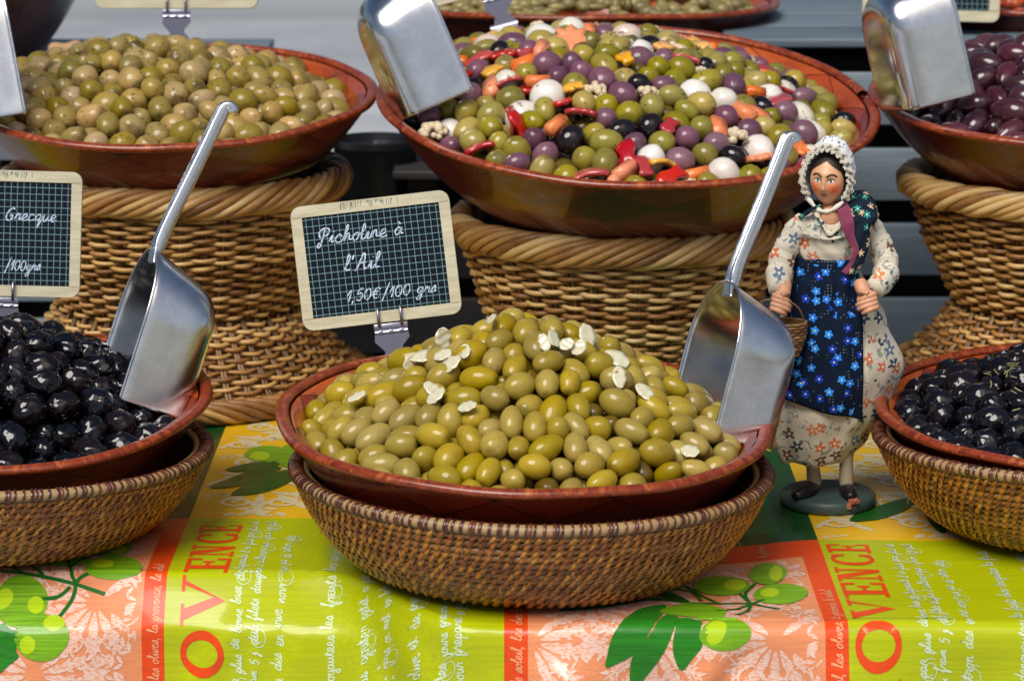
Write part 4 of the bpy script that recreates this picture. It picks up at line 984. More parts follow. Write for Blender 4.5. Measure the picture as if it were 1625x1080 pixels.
# ------------------------------------------------------------ willow pedestals
def willow_basket(c, prof, label, mats, n=40, pitch=.0047, seed=1, rim=True, upside=False, group='willow baskets used as stands', rimr=.0125):
    t = empty('willow_basket', c, label=label, cat='basket', group=group); rg = random.Random(seed)
    z0, z1 = prof[0][1], prof[-1][1]
    def rz(z):
        for (a, p), (b_, q) in zip(prof, prof[1:]):
            if z <= q: f = (z - p) / (q - p); f = f * f * (3 - 2 * f) * .4 + f * .6; return a + (b_ - a) * f
        return prof[-1][0]
    rows = int((z1 - z0) / pitch)
    for i in range(rows):
        z = z0 + (i + .5) * pitch; ph = (i % 2) * math.pi; pts = []; K = n * 6; rr = .0023 * rg.uniform(.85, 1.12); s0 = rg.uniform(0, 6)
        for k in range(K):
            a = 2 * math.pi * k / K; r = rz(z) + .0042 * math.sin(a * n / 2 + ph); zz = z + .0009 * math.sin(3 * a + s0) + .0006 * math.sin(17 * a + s0)
            pts.append((r * math.cos(a), r * math.sin(a), zz))
        b = MB(); b.tube(pts, rr, 6, True, rg.random())
        b.build('willow_rod', mats[0], t)
    b = MB()
    for k in range(n):
        a = 2 * math.pi * (k + .5) / n; 
        for da in (-.5, .5):
            aa = a + da * .003 / rz((z0 + z1) / 2); b.tube([((rz(z)) * math.cos(aa), (rz(z)) * math.sin(aa), z) for z in [z0 + (z1 - z0) * j / 8 for j in range(9)]], .0017, 5, tone=rg.random())
    b.build('upright_stake', mats[1], t)
    if rim:
        zr = z1 + rimr * .55; Rm = prof[-1][0] + .002; ns = 9
        for s in range(ns):
            pts = []; K = 220; turns = 7; ph = 2 * math.pi * s / ns; mr = rimr * rg.uniform(.86, 1.05)
            for k in range(K):
                a = 2 * math.pi * k / K; w = a * turns + ph; m2 = mr * (1 + .06 * math.sin(5 * a + s))
                pts.append(((Rm + m2 * .85 * math.cos(w)) * math.cos(a), (Rm + m2 * .85 * math.cos(w)) * math.sin(a), zr + m2 * .95 * math.sin(w)))
            b = MB(); b.tube(pts, .0040 * rg.uniform(.85, 1.1), 7, True, rg.random()); b.build('border_rod', mats[0], t)
    if upside:   # heavy foot border of the upturned basket
        for s in range(7):
            pts = []; K = 200; ph = 2 * math.pi * s / 7; Rm = prof[0][0]
            for k in range(K):
                a = 2 * math.pi * k / K; w = -a * 9 + ph; pts.append(((Rm + .0085 * math.cos(w)) * math.cos(a), (Rm + .0085 * math.cos(w)) * math.sin(a), prof[0][1] + .002 + .0085 * math.sin(w)))
            b = MB(); b.tube(pts, .0038, 7, True, rg.random()); b.build('border_rod', mats[0], t)
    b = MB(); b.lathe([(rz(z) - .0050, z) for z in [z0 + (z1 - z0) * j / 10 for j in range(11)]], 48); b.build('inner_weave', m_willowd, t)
    return t
WL = (m_willow, m_willowd); WD = (m_willowd, m_willowd)
willow_basket((-.335, .66, .088), [(.121, 0), (.128, .02), (.148, .07), (.160, .118)], 'upright willow basket under the cracked olive bowl, left rear', WL, 46, seed=1)
willow_basket((-.335, .66, 0), [(.180, .010), (.160, .035), (.135, .065), (.122, .087)], 'upturned willow basket standing on the cloth at the left, foot of the stand', WL, 50, .0046, seed=2, rim=False, upside=True)
willow_basket((.108, .615, .002), [(.102, 0), (.118, .05), (.140, .11), (.158, .165)], 'tapering willow basket under the largest, mixed bowl', WL, 44, seed=3)
willow_basket((.562, .66, .088), [(.112, 0), (.122, .02), (.146, .07), (.160, .112)], 'upright willow basket under the purple olive bowl at the right edge', WL, 46, seed=4)
willow_basket((.562, .66, 0), [(.172, .010), (.152, .035), (.124, .065), (.113, .087)], 'upturned willow basket at the right edge, foot of the stand', WL, 50, .0046, seed=5, rim=False, upside=True)

# ------------------------------------------------------------ rattan baskets
def rattan_meshes():
    rg = random.Random(5); P = [(.112, .004), (.132, .008), (.147, .018), (.160, .032), (.170, .047), (.178, .062), (.184, .077), (.1865, .084)]
    C = catmull([(a, z, 0) for a, z in P], 8); Ls = [0]
    for i in range(1, len(C)): Ls.append(Ls[-1] + (C[i] - C[i - 1]).length)
    def at(l):
        l = max(0, min(l, Ls[-1] - 1e-6)); i = 0
        while Ls[i + 1] < l: i += 1
        f = (l - Ls[i]) / (Ls[i + 1] - Ls[i]); p = C[i].lerp(C[i + 1], f); tg = (C[i + 1] - C[i]).normalized()
        return p.x, p.y, tg.x, tg.y         # r, z, tangent
    nr = 17; pitch = Ls[-1] / nr; coils = []; st = MB()
    for i in range(nr):
        r, z, tx, tz = at((i + .5) * pitch); b = MB(); n = 150; pts = []
        for k in range(n):
            a = 2 * math.pi * k / n; q = .0004 * math.sin(a * 40 + i) + .0004 * math.sin(9 * a + i * 2); pts.append(((r + q) * math.cos(a), (r + q) * math.sin(a), z + .0005 * math.sin(7 * a + i)))
        b.tube(pts, pitch * .46, 6, True, rg.random()); coils.append(b.mesh('rattan_coil', m_coil))
        ns = int(2 * math.pi * r / .0082)
        for k in range(ns):
            a0 = 2 * math.pi * (k + (i % 2) * .5 + rg.uniform(-.12, .12)) / ns; sl = .0044 / r; w = .0019 * rg.uniform(.85, 1.15) / r; V = []; tn = min(1, max(0, rg.gauss(.5, .22)))
            for j in range(6):
                t = j / 5; l = (i - .15 + 1.35 * t) * pitch; rr, zz, tx, tz = at(l); bul = .0034 * math.sin(math.pi * (.10 + .85 * t)) + .0006
                ac = a0 + sl * (t - .5)
                for u, hh in ((-1, 0), (-.55, .0008), (.55, .0008), (1, 0)):
                    o = bul + hh; V.append(((rr + o * tz) * math.cos(ac + u * w), (rr + o * tz) * math.sin(ac + u * w), zz - o * tx))
            F = [(j * 4 + m, j * 4 + m + 1, (j + 1) * 4 + m + 1, (j + 1) * 4 + m) for j in range(5) for m in range(3)]
            st.add(V, F, tn)
    # rim core and binding
    r0, z0, _, _ = at(Ls[-1]); z0 += .004
    core = MB(); core.tube([((r0 + .001) * math.cos(2 * math.pi * k / 140), (r0 + .001) * math.sin(2 * math.pi * k / 140), z0) for k in range(140)], .0052, 10, True, .95)
    core.tube([((r0 - .006) * math.cos(2 * math.pi * k / 140), (r0 - .006) * math.sin(2 * math.pi * k / 140), z0 - .002) for k in range(140)], .0042, 8, True, .8)
    bd = MB(); nb = 176
    for k in range(nb):
        for side in range(1 if k % 3 else 2):
            a = 2 * math.pi * (k + side * .38 + rg.uniform(-.08, .08)) / nb; V = []; w = .0011 * rg.uniform(.8, 1.2); m = 10; tn = rg.random(); lean = .0022
            for j in range(m + 1):
                ph = -2.4 + 5.2 * j / m; rr = r0 + .001 + .0060 * math.cos(ph); zz = z0 + .0060 * math.sin(ph); ac = a + lean * (j / m - .5) / r0
                for u, hh in ((-1, 0), (0, .0007), (1, 0)):
                    V.append(((rr + hh * math.cos(ph)) * math.cos(ac + u * w / r0), (rr + hh * math.cos(ph)) * math.sin(ac + u * w / r0), zz + hh * math.sin(ph)))
            bd.add(V, [(j * 3 + q, j * 3 + q + 1, (j + 1) * 3 + q + 1, (j + 1) * 3 + q) for j in range(m) for q in range(2)], tn)
    base = MB(); base.lathe([(.0001, .003), (.112, .003), (.132, .0075), (.160, .031), (.178, .061), (.184, .084)], 64)
    foot = MB(); foot.tube([(.112 * math.cos(2 * math.pi * k / 90), .112 * math.sin(2 * math.pi * k / 90), .0035) for k in range(90)], .0034, 7, True, .7)
    fr = []
    for k in range(46):    # stray cane ends
        a = rg.uniform(0, 6.28); r, z, _, _ = at(rg.uniform(.5, .98) * Ls[-1]); L = rg.uniform(.006, .018)
        foot.tube(catmull([(r * math.cos(a), r * math.sin(a), z), ((r + .005) * math.cos(a + .01), (r + .005) * math.sin(a + .01), z - L * .1), ((r + .007) * math.cos(a + .02), (r + .007) * math.sin(a + .02), z - L * .7)], 3), .0004, 4, tone=.8)
    return coils, st.mesh('cane_stitch', m_stitch), core.mesh('rim_core', m_core), bd.mesh('rim_binding', m_bind), base.mesh('inner_wall', m_willowd), foot.mesh('foot_ring', m_coil)
RM = rattan_meshes()
def rattan_basket(c, rot, tilt, label, s=1., sz=1.):
    t = empty('rattan_basket', c, (tilt[0], tilt[1], rot), label, 'basket', 'woven rattan baskets'); t.scale = (s, s, s * sz)
    for i, me in enumerate(RM[0]): link(bpy.data.objects.new('rattan_coil', me), t)
    for me, nm in zip(RM[1:], ('cane_stitch', 'rim_core', 'rim_binding', 'inner_wall', 'foot_ring')):
        o = link(bpy.data.objects.new(nm, me), t)
        if nm in ('cane_stitch', 'rim_binding'): o['kind'] = 'stuff'
rattan_basket((.014, .040, .0), .4, (0, R(1.2)), 'reddish brown rattan basket, front middle, at the table edge', 1., .90)
rattan_basket((-.446, .130, .004), 2., (R(3.2), 0), 'woven rattan basket cut by the left edge, under the wrinkled black olives', 1., .84)
rattan_basket((.497, .142, .003), 3.6, (R(2.8), 0), 'woven rattan basket cut by the right edge, under the herbed black olives', 1., .88)
# ------------------------------------------------------------ slates with clips
def slate(c, rot, w, h, label, lines, clip=None, fw=.0095):
    t = empty('slate_sign', c, rot, label, 'sign')
    r = .009; out = []
    for cx, cy, a0 in ((w / 2 - r, h / 2 - r, 0), (-w / 2 + r, h / 2 - r, 90), (-w / 2 + r, -h / 2 + r, 180), (w / 2 - r, -h / 2 + r, 270)):
        for i in range(6): a = R(a0 + i * 18); out.append((cx + r * math.cos(a), cy + r * math.sin(a)))
    n = len(out); iw, ih = w / 2 - fw, h / 2 - fw * 1.05; b = MB(); V = []; F = []
    inn = [(max(-iw, min(iw, x * 3)), max(-ih, min(ih, y * 3))) for x, y in out]
    for z in (.0028, -.0028):
        V += [(x * (1 - .004), y * (1 - .004), z) for x, y in out] + [(x, y, z) for x, y in inn]
    V += [(x, y, .0018) for x, y in out] + [(x, y, -.0018) for x, y in out]
    for i in range(n):
        j = (i + 1) % n; F += [(i, j, n + j, n + i), (2 * n + j, 2 * n + i, 3 * n + i, 3 * n + j), (n + i, n + j, 3 * n + j, 3 * n + i), (4 * n + i, 4 * n + j, j, i), (5 * n + i, 5 * n + j, 4 * n + j, 4 * n + i), (2 * n + i, 2 * n + j, 5 * n + j, 5 * n + i)]
    b.add(V, F); b.build('frame', m_frame, t, False)
    for sy in (-1, 1):   # saw cuts where rails meet stiles
        for sx in (-1, 1):
            q = MB(); q.box((sx * (iw + fw * .45), sy * ih, .00285), (fw * .8, .0004, .0003)); q.build('joint_line', plain('joint', (.18, .13, .08), .8) if 'joint' not in bpy.data.materials else bpy.data.materials['joint'], t, False)
    b = MB(); b.box((0, 0, .0002), (2 * iw + .002, 2 * ih + .002, .003)); b.build('slate_panel', m_slate, t, False)
    for k, (txt, x, y, xh, xs, lw) in enumerate(lines):
        S, L = script(txt, xh, 0, 5, .22, .06, k + 3); b = MB()
        for P in S:
            P = [(x + a * xs, y + c_) for a, c_ in P]; W = [lw * (.75 + .45 * abs(math.sin(i * .55))) for i in range(len(P))]
            V, F = ribbon_v(P, W, lambda a, c_: (a, c_, .0020 + 0)); b.add(V, F)
        b.build('chalk_writing', m_chalk, t, False)
    # worn dark strokes on the top rail
    rg = random.Random(int(w * 1e4)); b = MB()
    for i in range(34):
        x = rg.uniform(-.016, .034) - .01; L = rg.uniform(.002, .0065); V, F = ribbon_v([(x, h / 2 - .0012), (x + rg.uniform(-.001, .001), h / 2 - .0012 - L)], .0004, lambda a, c_: (a, c_, .0029)); b.add(V, F)
    b.build('paint_wear', plain('teal_wear', (.03, .10, .10), .7), t, False)
    if clip:
        x, dz, L = clip     # clip plate hanging from the bottom rail to the bowl rim
        y0 = -h / 2
        b = MB()
        for s in (-1, 1): b.tube([(x + s * .0098, y0 + .013, .0025), (x + s * .0098, y0 + .0125, .0058), (x + s * .0098, y0 + .004, .0062), (x + s * .0098, y0 - .003, .0050), (x + s * .0098, y0 - .004, .000)], .0013, 7)
        b.build('clip_ring', m_chrome, t)
        b = MB(); b.box((x, y0 - .0045, .002), (.029, .0065, .0012), bev=.0004); b.tube([(x - .014, y0 - .0085, .0022), (x + .014, y0 - .0085, .0022)], .0018, 8)
        for s in (-.009, 0, .009): b.box((x + s, y0 - .0085, .003), (.004, .0036, .0022), bev=.0005)
        b.build('hinge', m_chrome, t, auto=30)
        P = [(-.0145, 0), (.0145, 0), (.0150, -.004), (.0085, -.0105), (.0078, -.014), (.0120, -.0175), (.0130, -.0225), (-.0105, -.0225), (-.0070, -.0145), (-.0150, -.006)]
        b = MB(); b.prism([(x + a, y0 - .010 + c_ * L) for a, c_ in P], .0015, .0030); b.build('clip_plate', m_chrome, t, False)
        b = MB(); b.tube([(x - .0145, y0 - .010 - .0245 * L, .002), (x + .0145, y0 - .010 - .0245 * L, .002)], .0042, 12); b.box((x, y0 - .010 - .0275 * L, .002), (.029, .006, .009), bev=.0015); b.build('clamp', m_chrome, t, auto=30)
    return t
slate((-.1165, .240, .2085), (R(90 - 14), R(-6.2), R(3)), .137, .107, 'gridded slate in pale wood frame, chalked Picholine, tilted above the front middle bowl',
      [('Picholine à', -.049, .0195, .0062, 1.22, .00105), ("l'Ail", -.0285, -.0060, .0066, 1.25, .0011), ('1,50€/100 grs', -.030, -.0325, .0052, 1.22, .0009)], (.006, 0, 1.05))
slate((-.452, .335, .2150), (R(90 - 12), R(2.), R(2)), .137, .112, 'gridded slate in pale wood frame at the left edge, chalked Grecque',
      [('Grecque', .0005, .0118, .0055, 1.18, .0010), ('/100grs', .0015, -.0325, .0050, .95, .0009)], (.0, 0, 1.))
slate((-.3548, .868, .4200), (R(90 - 10), R(0), 0), .172, .120, 'pale wood framed slate cut by the top edge above the cracked olives', [], (.0, 0, 1.1))
slate((-.066, .815, .4260), (R(90 - 12), R(-14), R(8)), .137, .107, 'slate mostly above the top edge, tilted beside the scoop in the mixed bowl', [], (.035, 0, 1.15))
slate((.462, .985, .3950), (R(90 - 12), R(1), R(-3)), .150, .122, 'gridded slate cut by the top edge, behind the purple olives', [('frs', .02, -.03, .005, 1, .0009)], None, .0115)

# ------------------------------------------------------------ bowls standing further back
def back_bowl(c, Rr, H, label, fillm, fname, flabel, tilt=0.):
    t, fr = make_bowl(c, Rr, H, 0, tilt, label, 'dark wooden bowls on the rear crates', (m_woodd, m_woodi)); rg = random.Random(int(Rr * 1e4)); b = MB()
    for i in range(340):
        a, q = rg.uniform(0, 6.28), math.sqrt(rg.random()) * (Rr - .022); v, f = blob(.010 * rg.uniform(.6, 1.2), .008 * rg.uniform(.6, 1.2), 0, 0, .08, i % 5, 8, 6)
        b.add([tuple(fr @ Vector((x + q * math.cos(a), y + q * math.sin(a), z - .018 + .03 * (1 - (q / Rr) ** 2)))) for x, y, z in v], f, rg.random())
    o = b.build(fname, fillm); tag(o, flabel, 'food', kind='stuff')
m_tap = mat_cane('olive_paste', [(.10, .08, .02), (.22, .17, .05), (.30, .24, .08)], .5, coat=.3); m_hot = mat_cane('red_paste', [(.40, .05, .01), (.65, .12, .02)], .4, coat=.4)
back_bowl((.083, 1.18, .338), .230, .10, 'dark wooden bowl of greenish chopped relish behind the mixed bowl, cut by the top edge', m_tap, 'chopped_relish', 'greenish chopped olive relish filling the rear middle bowl', -.02)
back_bowl((-.700, 1.20, .375), .205, .12, 'dark red wooden bowl at the top left corner', m_tap, 'chopped_relish', 'relish in the bowl at the top left corner')
back_bowl((.640, 1.18, .345), .215, .10, 'dark red wooden bowl of bright red relish at the top right corner', m_hot, 'red_relish', 'orange-red relish in the bowl at the top right corner')
crate(-.10, .28, 1.36, 1.6, -.70, .235, 'dark crate hidden behind the relish bowl', m_sd)
b = MB(); b.lathe([(0, 0), (.08, 0), (.085, .02), (.075, .062), (.08, .068), (.0, .068)], 40); o = b.build('bowl_stand', m_sd); o.location = (.083, 1.18, .172); tag(o, 'dark round stand under the relish bowl behind the mixed olives', 'stand')
# torn bread
b = MB(); rg = random.Random(3)
for i in range(40):
    v, f = blob(.009, .007, 0, 0, .12, i % 6, 10, 8); cx, cy, cz = rg.uniform(-.014, .014), rg.uniform(-.012, .012), rg.uniform(-.006, .010); b.add([(x + cx, y + cy, z + cz) for x, y, z in v], f)
o = b.build('bread_crust', M('bread').set((.45, .27, .14), .9)); o.location = (-.508, 1.06, .286); tag(o, 'small torn piece of bread on the crate at the upper left', 'bread')
rm = o.modifiers.new('mass', 'REMESH'); rm.mode = 'VOXEL'; rm.voxel_size = .0018

# ------------------------------------------------------------ the clay doll (santon)
m_skin = M('painted_clay_skin'); _o = m_skin.obj(); m_skin.set(m_skin.mix(m_skin.math('MULTIPLY', m_skin.noise(300, 3, .6, _o), .35), (.62, .31, .18), (.46, .21, .11)), .42); SKM = m_skin.mat
mf = M('painted_face'); o_ = mf.obj(); s_ = mf.n('SeparateXYZ', ins={0: o_})
def gs(m, s, cx, cz, r):
    a = m.math('SUBTRACT', m.math('ABSOLUTE', s.outputs[0]), cx); c = m.math('SUBTRACT', s.outputs[2], cz)
    d = m.math('ADD', m.math('MULTIPLY', a, a), m.math('MULTIPLY', c, c)); return m.math('EXPONENT', m.math('MULTIPLY', d, -1 / (r * r)))
base_ = mf.mix(mf.math('MULTIPLY', mf.noise(260, 3, .6, o_), .3), (.70, .38, .21), (.58, .28, .14))
c_ = mf.mix(mf.math('MULTIPLY', gs(mf, s_, .0075, -.0045, .0046), .95), base_, (.66, .10, .015))
MFM = mf.set(c_, .4)
def mat_floral(name, base, scale, cols, petal=.30, dense=.75, leaf=None, n=5, rough=.85, dots=None, deep=.30):
    m = M(name); o = m.obj(); v = m.n('TexVoronoi', voronoi_dimensions='3D', feature='F1', ins={'Scale': scale, 'Randomness': .85}); m.l(o, v.inputs['Vector'])
    sc = m.n('VectorMath', operation='SUBTRACT'); m.l(o, sc.inputs[0]); m.l(v.outputs['Position'], sc.inputs[1])
    x = m.n('SeparateXYZ', ins={0: sc.outputs[0]}); ang = m.math('ARCTAN2', x.outputs[2], x.outputs[0])
    r = m.math('MULTIPLY', m.math('SQRT', m.math('ADD', m.math('MULTIPLY', x.outputs[0], x.outputs[0]), m.math('MULTIPLY', x.outputs[2], x.outputs[2]))), scale)
    cs = m.n('SeparateXYZ', ins={0: v.outputs['Color']}); rv = cs.outputs[0]
    pr = m.math('MULTIPLY', m.math('ADD', 1.02 - deep, m.math('MULTIPLY', m.math('COSINE', m.math('MULTIPLY', m.math('ADD', ang, m.math('MULTIPLY', rv, 6.)), float(n))), deep)), petal)
    mask = m.math('MULTIPLY', m.math('LESS_THAN', r, pr), m.math('LESS_THAN', cs.outputs[1], dense))
    near = m.math('LESS_THAN', m.math('ABSOLUTE', x.outputs[1]), .42 / scale); mask = m.math('MULTIPLY', mask, near)
    q = m.n('ValToRGB'); q.color_ramp.interpolation = 'CONSTANT'; e = q.color_ramp.elements
    while len(e) < len(cols): e.new(.5)
    for i, (z, cc) in enumerate(zip(e, cols)): z.position = i / len(cols); z.color = (*cc, 1)
    m.l(rv, q.inputs[0])
    bb = m.mix(m.math('MULTIPLY', m.noise(35, 3), .35), base, tuple(k * .7 for k in base))
    if leaf:
        n2 = m.noise(scale * 1.6, 2, .5, o, 1.5); lm = m.ramp(n2, [(.60, (0, 0, 0)), (.63, (1, 1, 1))]); bb = m.mix(m.math('MULTIPLY', lm, .8), bb, leaf)
    if dots:
        v2 = m.n('TexVoronoi', voronoi_dimensions='3D', ins={'Scale': scale * 4.2, 'Randomness': .15}); m.l(o, v2.inputs['Vector'])
        dm = m.math('MULTIPLY', m.math('LESS_THAN', v2.outputs['Distance'], .22), m.math('GREATER_THAN', m.noise(scale * .9, 1, .5, o), .56)); bb = m.mix(m.math('MULTIPLY', dm, .7), bb, dots)
    c = m.mix(mask, bb, q.outputs[0]); ctr = m.math('MULTIPLY', m.math('LESS_THAN', r, petal * .2), mask); c = m.mix(ctr, c, (.75, .7, .5))
    fabric(m, 700, .3); return m.set(c, rough, Specular_IOR_Level=.15)
m_cream = mat_floral('cream_floral_cotton', (.68, .62, .49), 74, [(.62, .16, .07), (.18, .09, .07), (.13, .19, .28), (.66, .24, .12), (.05, .08, .12)], .42, .85, (.17, .23, .25))
m_apron = mat_floral('navy_flowered_cotton', (.003, .010, .030), 90, [(.02, .20, .75), (.03, .28, .85), (.01, .05, .45)], .34, .85, None, 5, .8, (.22, .28, .34), .17)
m_shawl = mat_floral('dark_shawl', (.008, .016, .030), 130, [(.03, .30, .24), (.50, .35, .22), (.04, .22, .20)], .42, .85, None, 6)
m_mag = plain('magenta_velvet', (.19, .018, .065), .8, Sheen_Weight=.4); m_lace = plain('cream_lace', (.74, .70, .60), .9)
bn = mat_floral('dotted_bonnet', (.74, .77, .78), 330, [(.04, .07, .12)], .30, .9, None, 2)
m_dblk = plain('painted_black', (.012, .010, .012), .35); m_base = M('painted_green_base'); m_base = m_base.set(m_base.mix(m_base.noise(60, 4), (.02, .045, .042), (.07, .11, .10)), .45)
doll = empty('clay_doll', (.2727, .213, 0), label='painted clay doll in lace bonnet and blue flowered apron, right of the front bowl', cat='doll')
OX, OY = .2727, .213
def DP(x, y, z): return (x - OX, y - OY, z)
def dpart(b, name, mat, **kw): return b.build(name, mat, doll, **kw)
m_sock = plain('cream_stocking', (.45, .38, .26), .8)
# base
b = MB(); b.lathe([(.0001, 0), (.039, 0), (.0415, .0025), (.0412, .009), (.0385, .0115), (.0001, .0118)], 64); dpart(b, 'base', m_base, auto=50)
b = MB()
for i, (x, y, z, s) in enumerate([(.289, .175, .0125, .006), (.293, .174, .0135, .005), (.2865, .173, .009, .005)]):
    b.box(DP(x, y, z), (s, .003, s * .8), Euler((.4 * i, .7 * i, .5)).to_matrix(), bev=.0006)
dpart(b, 'clay_chip', plain('clay_chip', (.45, .14, .08), .8), smooth=False)
# legs and shoes
for xs_, top, sh in ((-1, (.2560, .208, .050), [(.2610, .213), (.2530, .197), (.2410, .184)]), (1, (.2865, .205, .050), [(.2875, .206), (.2885, .192), (.2890, .179)])):
    b = MB(); ft = sh[0]; b.tube(catmull([DP(top[0], top[1], .058), DP((top[0] + ft[0]) / 2, top[1], .036), DP(ft[0], ft[1] - .002, .018)], 4), [.0066] * 3 + [.0058] * 3 + [.0062] * 3, 12); dpart(b, 'leg', m_sock)
    b = MB(); P = catmull([DP(sh[0][0], sh[0][1] + .002, .0160), DP(sh[1][0], sh[1][1], .0165), DP(sh[2][0], sh[2][1], .0150)], 5); n = len(P)
    b.tube(P, [.0035 + .0035 * math.sin(math.pi * min(1, .18 + .82 * i / (n - 1) * .95)) for i in range(n)], 14, sq=.8); dpart(b, 'shoe', m_dblk)
# skirt
SK = [(.040, .2590, .212, .0290, .0235), (.060, .2625, .213, .0410, .030), (.085, .2690, .214, .0510, .036), (.127, .2790, .214, .0550, .038), (.165, .2740, .212, .0450, .032), (.195, .2680, .210, .0320, .023), (.214, .2660, .209, .0255, .0175)]
def skat(z):
    for p, q in zip(SK, SK[1:]):
        if z <= q[0]: f = max(0, (z - p[0]) / (q[0] - p[0])); f = f * f * (3 - 2 * f); return [a + (c - a) * f for a, c in zip(p[1:], q[1:])]
    return SK[-1][1:]
def skirt_pt(a, z, off=0.):
    cx, cy, hx, hy = skat(z); d = 1 - (z - .04) / .175; w = 1 + d * (.045 * math.sin(7 * a + z * 30) + .030 * math.sin(12 * a + 1 + 25 * z)) ; 
    return DP(cx + (hx * w + off) * math.cos(a), cy + (hy * w + off) * math.sin(a), z + .0015 * math.sin(5 * a) * d)
b = MB(); V = []; F = []; n, m = 96, 36
for j in range(m + 1):
    z = .040 + .174 * j / m
    for i in range(n): V.append(skirt_pt(2 * math.pi * i / n, z))
for j in range(m):
    for i in range(n): F.append((j * n + i, j * n + (i + 1) % n, (j + 1) * n + (i + 1) % n, (j + 1) * n + i))
b.add(V, F); sk_ = dpart(b, 'skirt', m_cream); md = sk_.modifiers.new('cloth', 'SOLIDIFY'); md.thickness = .0008
# apron over the front of the skirt
def skfront(x, z):
    cx, cy, hx, hy = skat(z); u = max(-.96, min(.96, (x - cx) / hx)); return cy - hy * math.sqrt(1 - u * u)
b = MB(); V = []; F = []; n, m = 34, 44
for j in range(m + 1):
    v = j / m
    for i in range(n + 1):
        u = i / n; zt = .2150; zb = .1010 - .0190 * u ** 1.2 + .001 * math.sin(u * 9); z = zt + (zb - zt) * v
        xl = .2405 + (.2190 - .2405) * (v ** 1.1); xr = .2905 + (.2965 - .2905) * (v ** .5); x = xl + (xr - xl) * u
        fold = .0016 * math.sin(u * 13 + v * 2) * (.3 + v) + .0010 * math.sin(u * 29 + 2) * (1 - v) + .0008 * math.sin(v * 17 + 4 * u)
        V.append(DP(x, skfront(x, z) - .0040 + fold, z))
for j in range(m):
    for i in range(n): F.append((j * (n + 1) + i, j * (n + 1) + i + 1, (j + 1) * (n + 1) + i + 1, (j + 1) * (n + 1) + i))
b.add(V, F); ap = dpart(b, 'apron', m_apron); md = ap.modifiers.new('cloth', 'SOLIDIFY'); md.thickness = .0009
b = MB(); V = []; F = []
for j, z in enumerate((.2060, .2085, .2125, .2165, .2185)):
    for i in range(64):
        a = 2 * math.pi * i / 64; k = .0030 if 0 < j < 4 else .0008; V.append(DP(.2660 + (.0258 + k) * math.cos(a), .209 + (.0178 + k) * math.sin(a), z + .0006 * math.sin(9 * a)))
for j in range(4):
    for i in range(64): F.append((j * 64 + i, j * 64 + (i + 1) % 64, (j + 1) * 64 + (i + 1) % 64, (j + 1) * 64 + i))
b.add(V, F); dpart(b, 'waistband', m_apron)
# blouse
TS = [(.212, .2660, .209, .0250, .0170), (.224, .2680, .208, .0275, .0190), (.238, .2700, .208, .0300, .0185), (.248, .2715, .209, .0310, .0160), (.2545, .2700, .210, .0235, .0125), (.2585, .2680, .211, .0125, .0100), (.2610, .2670, .211, .0095, .0085)]
b = MB(); V = []; F = []; n = 64; rows = []
for j in range(41):
    z = .212 + (.049) * j / 40
    for p, q in zip(TS, TS[1:]):
        if z <= q[0] + 1e-9: f = (z - p[0]) / (q[0] - p[0]); S = [a + (c - a) * f for a, c in zip(p[1:], q[1:])]; break
    for i in range(n):
        a = 2 * math.pi * i / n; w = 1 + .035 * math.sin(6 * a + z * 300) * (z < .25) + .02 * math.sin(11 * a + z * 420); V.append(DP(S[0] + S[2] * w * math.cos(a), S[1] + S[3] * w * math.sin(a), z))
for j in range(40):
    for i in range(n): F.append((j * n + i, j * n + (i + 1) % n, (j + 1) * n + (i + 1) % n, (j + 1) * n + i))
b.add(V, F); dpart(b, 'blouse', m_cream)
# open neckline: skin and a soft collar fold
b = MB(); v, f = blob(.0095, .0085, 0, 0, .01, 1, 24, 16); b.add([DP(x + .2675, y * .7 + .1985, z * 1.35 + .2520) for x, y, z in v], f); dpart(b, 'neckline', SKM)
b = MB(); b.tube(catmull([DP(.2668, .209, .252), DP(.2665, .208, .262), DP(.2662, .207, .270)], 4), .0070, 16); dpart(b, 'neck', SKM)
b = MB(); P = catmull([DP(.2545, .204, .2615), DP(.2570, .1945, .2540), DP(.2665, .1880, .2415), DP(.2770, .1930, .2530), DP(.2790, .203, .2615)], 8)
b.tube(P, [.0022 + .0008 * math.sin(i * 1.3) for i in range(len(P))], 8, sq=.6); dpart(b, 'collar', m_cream)
b = MB(); P = catmull([DP(.2440, .1930, .2415), DP(.2540, .1885, .2385), DP(.2665, .1870, .2370), DP(.2800, .1890, .2395)], 8); b.tube(P, [.0018 + .0006 * math.sin(i * 1.1) for i in range(len(P))], 8, sq=.7); dpart(b, 'bodice_fold', m_cream)
